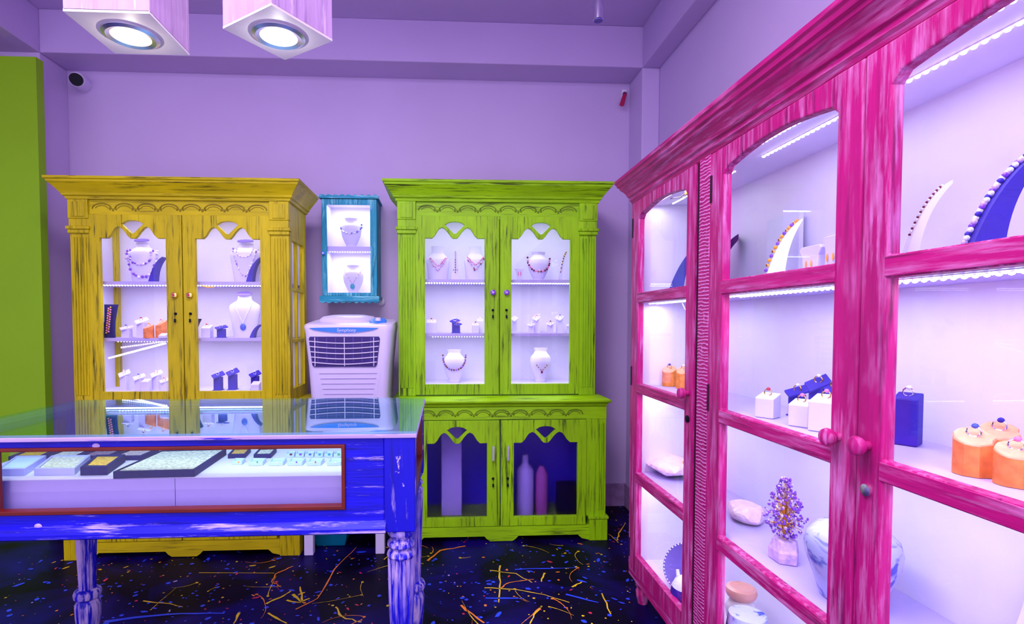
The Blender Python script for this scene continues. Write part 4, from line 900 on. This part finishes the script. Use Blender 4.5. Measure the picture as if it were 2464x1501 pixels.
# ---------------------------------------------------------------- pink cabinet along the right wall
PXF, PYF = .90, 2.525
pink = thing('display_cabinet', 'long raspberry-pink glazed display cabinet along the right wall', 'cabinet', (PXF, PYF, 0), None, R(-90), local=True)
def pinkcab():
    L_, D = 2.17, .335
    B = lambda n, mb, m, p=pink, **k: mb.build(n, m, p, **k)
    z0, zt = .125, 1.93
    B('rear_panel', MB().box(0, L_, D - .012, D, z0, zt), ['pv'])
    B('white_lining', MB().box(.03, L_ - .03, D - .02, D - .013, z0 + .03, zt - .02).box(.03, L_ - .03, .03, D - .02, zt - .026, zt - .02).box(.03, .034, .03, D - .02, z0 + .03, zt - .026).box(L_ - .034, L_ - .03, .03, D - .02, z0 + .03, zt - .026), ['white'])
    B('end_panel', MB().box(0, .03, .022, D - .012, z0, zt), ['pv']); B('end_panel', MB().box(L_ - .03, L_, .022, D - .012, z0, zt), ['pv'])
    B('cabinet_floor', MB().box(.03, L_ - .03, .026, D - .013, z0, z0 + .075), ['white'])
    B('base_rail', MB().box(0, L_, -.002, .024, z0 - .002, .165), ['ph'], bev=.003)
    B('cabinet_top', MB().box(0, L_, 0, D, zt - .018, zt), ['ph'])
    mb = MB(); cornice(mb, 0, L_, 0, D, [(.002, 1.915), (.006, 1.925), (.012, 1.932), (.012, 1.944), (.02, 1.95), (.026, 1.965), (.036, 1.978), (.048, 1.99), (.05, 1.998), (.058, 2.004), (.062, 2.016), (.068, 2.022), (.068, 2.036)]); B('cornice', mb, ['ph'], bev=.0015)
    B('end_post', MB().box(0, .024, -.002, .022, .165, 1.915), ['pv'], bev=.002); B('end_post', MB().box(2.085, L_, -.002, .022, .165, 1.915), ['pv'], bev=.002)
    B('middle_post', MB().box(.684, .757, -.006, .022, .165, 1.915), ['pr'], bev=.003)
    B('gap_shade_backing', MB().box(.64, .77, .027, .06, .2, 1.91).box(.656, .6835, .002, .027, .166, 1.914), ['pd'])  # near-black fill in the door gap, painted in place of its shade
    def door(a, b, g0, g1, hinge, knob, kz, lock):
        zb_, ztp = .168, 1.913; c = (g0 + g1) / 2
        arch = [(g0, 1.825)] + [(g0 + .02 + (g1 - g0 - .04) * i / 14, 1.845 + .024 * math.sin(math.pi * i / 14)) for i in range(15)] + [(g1, 1.825)]
        holes = [[(g0, 1.486)] + arch + [(g1, 1.486)]]
        for p, q in ((1.066, 1.440), (.648, 1.022), (.253, .602)): holes.append([(g0, p), (g0, q), (g1, q), (g1, p)])
        d = B('glazed_door', MB().poly([(a, zb_), (b, zb_), (b, ztp), (a, ztp)], [], -.004, -.0039) if 0 else MB().poly([(a, zb_), (b, zb_), (b, ztp), (a, ztp)], holes, -.006, .022), ['pv'], bev=.004)
        for p, q in ((1.440, 1.486), (1.022, 1.066), (.602, .648)): B('rail', MB().box(g0 - .004, g1 + .004, -.0085, -.004, p + .003, q - .003), ['ph'], d, bev=.001)
        for p, q in ((1.482, 1.875), (1.062, 1.444), (.644, 1.026), (.249, .606)): B('pane', MB().box(g0 - .005, g1 + .005, .0225, .0250, p, q), ['glass'], d)
        for zz in (.22, 1.05, 1.75): B('hinge', MB().box(hinge - .004, hinge + .004, -.0105, -.005, zz, zz + .09), ['pd'], d)
        if knob:
            k = MB(); pr = [(.010, .0), (.009, .012), (.018, .018), (.021, .028), (.018, .036), (.008, .040)]
            k.rings([[(knob + r_ * math.cos(2 * math.pi * i / 16), -.006 - h_, kz + r_ * math.sin(2 * math.pi * i / 16)) for i in range(16)] for r_, h_ in pr]); B('knob', k, ['pv'], d, smooth=True)
            k = MB(); k.rings([[(knob + r_ * math.cos(2 * math.pi * i / 12), -.006 - h_, kz - .095 + r_ * math.sin(2 * math.pi * i / 12)) for i in range(12)] for r_, h_ in ((.013, 0), (.013, .006), (.008, .008))])
            if lock: B('lock', k, [lock], d, smooth=True)
    door(.026, .655, .10, .59, .028, .622, 1.09, 'black')
    door(.759, 1.418, .848, 1.342, .772, 1.37, 1.09, None)
    door(1.422, 2.083, 1.49, 2.0, 2.075, 1.455, 1.09, 'chrome')
    for zz in (1.440, 1.030, .612):
        B('shelf', MB().box(.035, L_ - .035, .03, D - .021, zz, zz + .02), ['shelf'])
    for zz, yy in ((1.438, (.055, .09)), (1.902, (.075, .16)), ):
        for y_ in yy:
            led_strip(pink, (.08, y_, zz), (.62, y_, zz), r=.0042); led_strip(pink, (.78, y_, zz), (2.10, y_, zz), step=.021, r=.006)
    for yy in (1.0275, ): pass
    for kx, kz in ((.36, 1.905),):
        B('led_cable', MB().tube([(kx - .16, .10, kz - .008), (kx - .08, .11, kz - .020), (kx, .10, kz - .016), (kx + .07, .11, kz - .03), (kx + .17, .10, kz - .005)], .0025, 5).tube([(kx - .14, .13, kz - .004), (kx - .04, .12, kz - .03), (kx + .04, .12, kz - .02), (kx + .16, .13, kz - .03)], .002, 5), ['wire']); B('led_connector', MB().box(kx + .0, kx + .03, .09, .13, kz - .030, kz - .010), ['conn'])
        kz = 1.43; B('led_cable', MB().tube([(kx - .03, .10, kz), (kx + .02, .09, kz - .03), (kx + .08, .09, kz - .035), (kx + .16, .10, kz - .005)], .002, 5), ['wire'])
    for lx in (.055, L_ - .055):
        for ly in (.05, D - .06):
            B('turned_foot', MB().lathe([(.022, 0), (.03, .03), (.034, .06), (.026, .075), (.034, .085), (.038, .10), (.03, .123)], (lx, ly, 0), 16), ['pv'], smooth=True)
    # lights of the LED strips; lower two rows have no strip (world places)
    for zz, pw in ((1.895, 3.2), (1.430, 4.6), (1.024, 5.0), (.606, 4.6)):
        for l0, l1 in ((.06, .63), (.78, 2.08)):
            k = (l1 - l0) / 1.3
            area_light('led_or_fill_light', (PXF + .10, PYF - (l0 + l1) / 2, zz), .05, l1 - l0, pw * k * .78, LEDC)
pinkcab()
def PLx(px, X, py=775): return onX(px, py, X).y
# top shelf (z 1.46)
Zs = [1.461, 1.051, .633, .201]
p = onX(1613, 700, 1.05)
def pramp(px0, px1, yt, X, z, wd, m, label, rot, foot=.45, thick=.012):
    """ramp whose base and tip are given in photo columns, standing at distance X from the room axis"""
    ya = PLx(px0, X); d = ray(px1, yt); c_, s_ = math.cos(RROT), math.sin(RROT)
    l_ = (ya * d.x - X * d.y) / (c_ * d.y - s_ * d.x); h = onX(px1, yt, X + l_ * c_).z - z
    return ramp_display(X, ya, z, l_, h, wd, m, label, RROT, thick, foot)
RROT = R(-27)
r_, outer = pramp(1604, 1690, 585, 1.03, Zs[0], .07, 'navy', 'navy bracelet ramp on the top shelf behind the far door of the pink cabinet', 0)
r_, outer = pramp(1690, 1776, 566, 1.08, Zs[0], .08, 'navyd', 'dark navy ramp tip showing past the ribbed post, pink cabinet top shelf', 0, thick=.03)
a, b_ = PLx(1841, 1.18), PLx(1918, 1.18); zt_ = onX(1880, 520, 1.18).z
tag(MB().box(1.18, 1.195, b_, a, Zs[0], zt_).build('mirror_board', 'mirror', origin=(1.187, (a + b_) / 2, Zs[0])), 'pale upright board behind the white bracelet ramp, pink cabinet top shelf', 'board')
r_, outer = pramp(1832, 1927, 530, 1.05, Zs[0], .075, 'brightdisp', 'white bracelet ramp in front of the pale board, pink cabinet middle door', 0, foot=.55)
ramp_bracelet(1.05, PLx(1832, 1.05), Zs[0], RROT, outer, 'bracelet of orange and purple stones on the white ramp, pink cabinet middle door', ['orange', 'purple', 'gold'], .006, .12, .95, 16)
for px0, px1, yt, lb in ((1928, 1982, 598, 'white earring stand with curved top, left of two on the pink cabinet top shelf'), (1984, 2030, 572, 'taller white earring stand by the middle door stile, pink cabinet')):
    X = 1.12; a, b_ = PLx(px0, X), PLx(px1, X); h = onX(px0, yt, X).z - Zs[0]; c = (a + b_) / 2; hw = (a - b_) / 2
    o = thing('earring_stand', lb, 'earring stand', (X, c, Zs[0]), 'white earring stands')
    MB().rings([[(X - .012, c + hw * q, Zs[0] + zz), (X + .012, c + hw * q, Zs[0] + zz), (X + .012, c - hw * q, Zs[0] + zz), (X - .012, c - hw * q, Zs[0] + zz)] for q, zz in ((.7, 0), (.62, h * .3), (.72, h * .75), (1, h * .92), (.8, h))]).build('card', 'disp', o, bev=.002)
    e = thing('earrings', 'pair of small gold drop earrings on the ' + lb[:lb.index('stand')] + 'stand', 'earrings', (X - .016, c, Zs[0] + h * .6))
    for dy in (-.012, .012): MB().ball((X - .016, c + dy, Zs[0] + h * .55), (.003, .003, .012), 6, 5).build('drop', 'orange', e, smooth=True)
r_, outer = pramp(2158, 2285, 437, 1.02, Zs[0], .035, 'brightdisp', 'slim white bracelet ramp behind the near door of the pink cabinet', 0, foot=.34, thick=.012)
ramp_bracelet(1.02, PLx(2158, 1.02), Zs[0], RROT, outer, 'fine red chain bracelet on the slim white ramp, pink cabinet near door', ['darkred', 'clear'], .0028, .3, .9, 22)
r_, outer = pramp(2306, 2520, 352, .97, Zs[0], .055, 'navy', 'large royal blue bracelet ramp at the right edge, pink cabinet top shelf', 0)
ramp_bracelet(.97, PLx(2306, .97), Zs[0], RROT, outer, 'sparkling crystal bracelet on the large royal blue ramp', ['clear', 'purple', 'lilac', 'clear', 'navy'], .0055, .06, .99, 36)
# second shelf (z 1.05)
def pstand(kind, px, py, wpx, hpx, z, m, label, rl=None, gem='orange', metal='gold', rot=R(-55), X=None):
    p = onZ(px, py, z)
    if X: p = Vector((X, PLx(px, X), z)) # at the back, its foot hidden by what stands in front; py then gives its top
    k = p.y / FPX; wd, h = wpx * k, (onX(px, py, X).z - z if X else hpx * k)
    if kind == 'block': slant_block(p.x, p.y, z, wd, wd, h, m, label, rot, .25); top = z + h - wd * .12
    elif kind == 'house': house_stand(p.x, p.y, z, wd, h, m, label, rot); top = z + h * .84
    else: stump(p.x, p.y, z, wd / 2, h, label, rot); top = z + h * .88
    if rl: ring(p.x, p.y, top, rl, gem, metal, r=.011, yaw=rot)
    return p
pc = 'on the second shelf of the pink cabinet'
pstand('stump', 1610, 928, 34, 48, Zs[1], None, 'orange wood stump nearer the left behind the far door, second shelf', 'dark ring on the left stump behind the far door', 'navy', 'gold')
pstand('stump', 1644, 934, 34, 52, Zs[1], None, 'orange wood stump beside the knob behind the far door, second shelf', 'silver ring on the stump beside the far door knob', 'clear', 'silver')
pstand('block', 1847, 1003, 44, 60, Zs[1], 'disp', 'white ring block standing alone left of the others, pink cabinet second shelf', 'gold ring with a red stone on the lone white block', 'red_st')
pstand('house', 1922, 930, 46, 66, Zs[1], 'navy', 'blue tilted-top ring stand behind the shorter white block, pink cabinet second shelf', 'gold crystal ring on the left blue stand, pink cabinet', 'clear', X=1.13)
pstand('house', 1972, 902, 48, 84, Zs[1], 'navy', 'taller blue tilted-top ring stand behind the tall white block, pink cabinet', 'gold ring on the taller blue stand, pink cabinet', 'clear', X=1.13)
pstand('house', 2012, 915, 40, 66, Zs[1], 'navy', 'blue ring stand half hidden by the middle stile, pink cabinet second shelf', 'red crystal ring on the half hidden blue stand', 'red_st', X=1.15)
pstand('block', 1928, 1024, 46, 66, Zs[1], 'disp', 'shorter white ring block in front of the left blue stand', 'pink and gold ring on the shorter white block', 'pinkbead')
pstand('block', 1986, 1036, 60, 90, Zs[1], 'disp', 'tall white ring block beside the middle door stile', 'rose gold ring on the tall white block', 'pinkbead')
pstand('block', 2182, 1068, 52, 130, Zs[1], 'navy', 'tall navy ring block right of the middle stile, pink cabinet near door', 'crystal ring on the tall navy block', 'clear', 'silver')
pstand('stump', 2340, 1140, 82, 112, Zs[1], None, 'large orange wood stump, left front of three behind the near door', 'silver ring on the left front orange stump', 'blue_st', 'silver')
pstand('stump', 2414, 1022, 76, 84, Zs[1], None, 'orange wood stump at the rear of three behind the near door', 'blue ring on the rear orange stump', 'navy', 'silver', X=1.13)
pstand('stump', 2442, 1166, 84, 104, Zs[1], None, 'large orange wood stump nearest the right edge of three', 'pink ring on the nearest orange stump', 'pinkbead', 'silver')
# third shelf (z .63)
def boulder(px, py, wpx, hpx, z, m, label, name='quartz_rock', seed=1):
    p = onZ(px, py, z); k = p.y / FPX; rx, rz = wpx * k * .8, hpx * k / 2; rnd = random.Random(seed); bm = bmesh.new()
    bmesh.ops.create_icosphere(bm, subdivisions=3, radius=1); ds = [(Vector((rnd.gauss(0, 1), rnd.gauss(0, 1), rnd.gauss(0, 1))).normalized(), rnd.uniform(.72, .95)) for _ in range(16)]
    me = bpy.data.meshes.new(name)
    for v in bm.verts:
        for d, q in ds:
            t_ = v.co.dot(d)
            if t_ > q: v.co -= d * (t_ - q)
        v.co = Vector((v.co.x * rx * .7, v.co.y * rx, max(v.co.z, -.8) * rz + rz * .8))
    bm.to_mesh(me); bm.free(); me.materials.append(M[m]); o = bpy.data.objects.new(name, me); col.objects.link(o); o.location = (p.x, p.y, z)
    return tag(o, label, 'rock')
boulder(1610, 1140, 92, 52, Zs[2], 'quartz', 'rough rose quartz chunk on the third shelf behind the far pink door', seed=4)
boulder(1795, 1250, 78, 52, Zs[2], 'quartz', 'smooth pale rose quartz lump left of the amethyst gem tree', seed=9)
p_ = onZ(1830, 1238, Zs[2]); tag(MB().ball((p_.x, p_.y, Zs[2] + .012), (.012, .018, .012), 8, 6).build('pebble', 'terra', origin=(p_.x, p_.y, Zs[2]), smooth=True), 'small salmon pebble beside the smooth rose quartz', 'pebble')
def gem_tree(px, py, wpx, hpx, z, mats, label, n, seed, base_m='rock'):
    p = onZ(px, py, z); k = p.y / FPX; W_, H = wpx * k, hpx * k; rnd = random.Random(seed); o = thing('gem_tree', label, 'gem tree', (p.x, p.y, z))
    bw = W_ * .33; bh = H * .26
    MB().rings([[(p.x + a * q * .7 + s_, p.y + b * q, z + zz) for a, b in ((-1, -.6), (.2, -1), (1, -.3), (.8, .7), (-.3, 1), (-1, .5))] for q, zz, s_ in ((bw, 0, 0), (bw * 1.02, bh * .5, 0), (bw * .8, bh, .004))]).build('stone_base', base_m, o, bev=.003)
    wires = MB(); chips = [MB() for _ in mats]; c0 = Vector((p.x, p.y, z + bh))
    wires.tube([c0, c0 + Vector((0, .004, H * .2)), c0 + Vector((0, -.003, H * .42))], [.006, .0045, .003], 6)
    for i in range(n):
        t_ = rnd.random() ** 1.25; zz = H * (.04 + .70 * t_)
        env = .45 + t_ / .3 * .55 if t_ < .3 else (1 - (t_ - .3) * .9 if t_ < .6 else .73 - (t_ - .6) * 1.35)
        rad = W_ * .5 * env * math.sqrt(rnd.random()); a = rnd.uniform(0, 6.283)
        e = c0 + Vector((rad * .8 * math.cos(a), rad * math.sin(a), zz)); s_ = c0 + Vector((0, 0, H * (.05 + .3 * t_)))
        if i % 3 == 0: wires.tube([s_, (s_ + e) / 2 + Vector((0, 0, .01)), e], .0009, 4)
        r = rnd.uniform(.0026, .0048); chips[rnd.randrange(len(mats))].ball(tuple(e), (r * rnd.uniform(.7, 1.3), r, r * rnd.uniform(.7, 1.4)), 5, 3)
    wires.build('gold_wire_trunk', 'gold', o, smooth=True)
    for m, c in zip(mats, chips):
        q = c.build('gem_chips', m, o); q['kind'] = 'stuff'
    return o
gem_tree(1887, 1346, 124, 206, Zs[2], ['purple', 'lilac', 'purple', 'purple'], 'purple amethyst gem tree with gold wire trunk on a pale stone base', 430, 5)
gem_tree(1668, 1170, 66, 120, Zs[2], ['orange', 'red_st', 'purple'], 'small gem tree of red and amber chips half hidden by the far door stile', 130, 8)
p_ = onZ(2047, 1438, Zs[2]); p_.x = min(p_.x, 1.09); k = p_.y / FPX
o = thing('porcelain_vase', 'big blue and white porcelain vase behind the middle stile of the pink cabinet', 'vase', tuple(p_))
rw = 105 * k; hh = 200 * k
MB().lathe([(rw * .62, 0), (rw * .66, hh * .03), (rw * .8, hh * .25), (rw * .96, hh * .5), (rw, hh * .66), (rw * .94, hh * .8), (rw * .72, hh * .91), (rw * .38, hh * .97), (rw * .30, hh * 1.0), (rw * .30, hh * 1.06), (rw * .38, hh * 1.10), (rw * .3, hh * 1.10), (rw * .25, hh * .98)], tuple(p_), 32).build('vase_body', 'bluewhite', o, smooth=True)
MB().lathe([(rw * .375, hh * .972), (rw * .40, hh * .985), (rw * .34, hh * .995)], tuple(p_), 32).build('neck_band', 'terra', o, smooth=True)
# bottom (z .2)
p_ = onZ(1652, 1418, Zs[3]); k = p_.y / FPX
o = thing('patterned_plate', 'dark blue patterned plate leaning at the bottom of the pink cabinet, far door', 'plate', tuple(p_))
mb = MB(); rp = .10; n = 36; tl = R(62); rr_ = R(-35)
def tilted(r, d, a):
    v = Vector((r * math.cos(a), r * math.sin(a), d)); v = Matrix.Rotation(tl, 3, 'X') @ v; v = Matrix.Rotation(R(-60), 3, 'Z') @ v; return Vector(p_) + v + Vector((.0, 0, rp * math.sin(tl) + .006))
mb.rings([[tilted(r, d, 2 * math.pi * q / n) for q in range(n)] for r, d in ((.03, .0), (rp * .6, 0), (rp * .92, .012), (rp, .018), (rp, .022), (rp * .9, .018), (rp * .6, .006), (.03, .005))]); mb.build('plate_body', 'dispcap', o, smooth=True)
mb = MB()
for q in range(40): mb.ball(tuple(tilted(rp * .96, .021, 2 * math.pi * q / 40)), .004, 6, 4)
mb.build('rim_pattern', 'porcelain', o, smooth=True)
q_ = onZ(1655, 1458, Zs[3]); o = thing('round_teapot', 'white teapot with dark blue belly in front of the patterned plate', 'teapot', (q_.x, q_.y, Zs[3]))
MB().lathe([(.04, 0), (.055, .02), (.068, .05), (.062, .08)], tuple(q_), 24).build('belly', 'navy', o, smooth=True)
MB().lathe([(.0625, .0802), (.05, .105), (.03, .118), (.012, .122), (.014, .135), (.004, .14)], tuple(q_), 24).build('upper_body', 'porcelain', o, smooth=True)
MB().tube([(q_.x, q_.y + .06, Zs[3] + .05), (q_.x, q_.y + .09, Zs[3] + .08), (q_.x, q_.y + .10, Zs[3] + .105)], [.012, .009, .007], 8).build('spout', 'porcelain', o, smooth=True)
q_ = onZ(1795, 1560, Zs[3]); q_.x = 1.12; q_.y = PLx(1795, 1.12)
o = thing('terracotta_jug', 'salmon-rimmed ceramic jug at the bottom of the pink cabinet, middle door', 'jug', (q_.x, q_.y, Zs[3]))
hj = onX(1795, 1420, 1.12).z - Zs[3]
MB().lathe([(.035, 0), (.05, hj * .2), (.056, hj * .45), (.044, hj * .62), (.034, hj * .68)], (q_.x, q_.y, Zs[3]), 24).build('jug_body', 'porcelain', o, smooth=True)
MB().lathe([(.0345, hj * .68), (.05, hj * .76), (.056, hj * .86), (.052, hj * .96), (.04, hj), (.03, hj * .97)], (q_.x, q_.y, Zs[3]), 24).build('salmon_rim', 'terra', o, smooth=True)
q_.x = 1.0; q_.y = PLx(1812, 1.0)
o = thing('low_bowl', 'white ceramic bowl with blue motif in front of the salmon-rimmed jug', 'bowl', (q_.x, q_.y, Zs[3]))
hb = max(.05, onX(1800, 1478, 1.0).z - Zs[3])
MB().lathe([(.04, 0), (.06, hb * .3), (.066, hb * .7), (.058, hb), (.045, hb * .98)], (q_.x, q_.y, Zs[3]), 24).build('bowl_body', 'bluewhite', o, smooth=True)
MB().tube([(q_.x, q_.y - .062, Zs[3] + hb * .9), (q_.x, q_.y - .085, Zs[3] + hb * .8), (q_.x, q_.y - .08, Zs[3] + hb * .5), (q_.x, q_.y - .064, Zs[3] + hb * .45)], .006, 6).build('handle', 'porcelain', o, smooth=True)
# white cloth draped behind the lower shelves at the near end
mb = MB(); rs = []
for i in range(13):
    z = .64 + .36 * i / 12
    rs.append([(1.205 - .012 * abs(math.sin(j * 1.1 + i * .25)) - .10 * (1 - i / 12) ** 3, 1.0 - .6 * j / 16, z) for j in range(17)])
fr_ = [r + [(p[0] + .004, p[1], p[2]) for p in r[::-1]] for r in rs]
mb.rings(fr_); tag(mb.build('white_cloth', 'disp', origin=(1.2, .7, .64), smooth=True), 'white satin cloth draped at the back of the lower shelf, pink cabinet near door', 'cloth')

# ---------------------------------------------------------------- lamps and cameras overhead
def box_lamp(cx, cy, z, s, rot, label, glow, color):
    o = thing('box_pendant_lamp', label, 'lamp', (cx, cy, z), 'wooden box lamps', rot, local=True); a = s / 2; h = .34
    MB().box(-a, a, -a, -a + .012, .004, h).box(-a, a, a - .012, a, .004, h).box(-a, -a + .012, -a + .012, a - .012, .004, h).box(a - .012, a, -a + .012, a - .012, .004, h).box(-a, a, -a, a, h, h + .012).build('wooden_box', 'plywood', o, bev=.001)
    n = 32; circ = lambda r: [(r * math.cos(2 * math.pi * k / n), r * math.sin(2 * math.pi * k / n)) for k in range(n)]
    MB().poly([(-a, -a), (a, -a), (a, a), (-a, a)], [circ(.048)], 0, .006, 'xy').build('face_board', 'lampface', o)
    MB().rings([[(r * math.cos(2 * math.pi * k / n), r * math.sin(2 * math.pi * k / n), zz) for k in range(n)] for r, zz in ((.0475, .004), (.058, -.001), (.058, -.004), (.050, -.008), (.041, -.005), (.040, .010))], caps=False).build('chrome_bezel', 'chrome', o, smooth=True)
    MB().lathe([(.0395, .008), (.0395, .016)], (0, 0, 0), 32).build('glowing_disc', glow, o)
    MB().tube([(0, 0, h + .012), (0, 0, ZC - z)], .008, 8).build('hanging_rod', 'chrome', o)
    l = bpy.data.lights.new('lamp_light', 'SPOT'); l.energy = 14; l.color = color; l.spot_size = R(120); l.spot_blend = .8; l.shadow_soft_size = .04
    lo = bpy.data.objects.new('lamp_light', l); col.objects.link(lo); lo.location = (cx, cy, z - .012)
    l = bpy.data.lights.new('lamp_spill', 'POINT'); l.energy = .22; l.color = color; l.shadow_soft_size = .001
    lo = bpy.data.objects.new('lamp_spill', l); col.objects.link(lo); lo.location = (cx, cy, z - .035)
box_lamp(-.708, 1.267, 2.0, .176, 0, 'square wooden pendant lamp with warm downlight, left of the two', 'lamp', (1, .9, .7))
box_lamp(-.374, 1.250, 2.0, .166, R(-35), 'square wooden pendant lamp turned to a diamond, right of the two', 'lampcool', (1, .98, .95))
# ceiling spotlight
p_ = onY(1440, 28, 2.6); o = thing('ceiling_spotlight', 'small dark spotlight hanging from the ceiling near the pink cabinet', 'spotlight', (p_.x, p_.y, ZC))
MB().lathe([(.045, -.03), (.05, -.01), (.05, 0)], (p_.x + .03, p_.y, ZC), 18).build('ceiling_plate', 'black', o, smooth=True)
MB().tube([(p_.x + .02, p_.y, ZC - .02), (p_.x - .005, p_.y, p_.z + .06)], .008, 8).build('arm', 'dispcap', o)
MB().lathe([(.020, -.04), (.024, -.038), (.025, .02), (.022, .045), (.012, .05)], (p_.x, p_.y, p_.z), 18).build('lamp_can', 'silver', o, smooth=True)
MB().lathe([(.021, -.045), (.021, -.041)], (p_.x, p_.y, p_.z), 18).build('lens', 'dispcap', o)
p_ = onY(1502, 235, 3.74); o = thing('wall_spotlight', 'little red and chrome spotlight in the upper right corner of the back wall', 'spotlight', (p_.x, YW, p_.z + .06))
MB().box(p_.x + .005, p_.x + .04, YW - .02, YW, p_.z + .03, p_.z + .085).build('mounting_plate', 'cream', o, bev=.004)
MB().ball((p_.x + .015, YW - .045, p_.z + .04), .016, 10, 8).build('swivel', 'wire', o, smooth=True); MB().tube([(p_.x + .02, YW - .02, p_.z + .045), (p_.x + .015, YW - .05, p_.z + .04)], .006, 6).build('bracket', 'wire', o)
MB().tube([(p_.x + .012, YW - .055, p_.z + .03), (p_.x - .018, YW - .085, p_.z - .05)], [.014, .017], 12).build('lamp_can', 'red_st', o, smooth=True)
p_ = onY(174, 186, 3.66); o = thing('security_camera', 'white bullet security camera with black lens in the upper left corner', 'camera', (p_.x - .02, YW, p_.z))
MB().tube([(p_.x, 3.70, p_.z + .004), (p_.x - .03, YW, p_.z + .02)], [.046, .052], 20).build('body', 'cool', o, smooth=True)
MB().tube([(p_.x + .008, 3.68, p_.z - .002), (p_.x, 3.70, p_.z + .002)], [.038, .040], 20).build('lens', 'black', o, smooth=True)
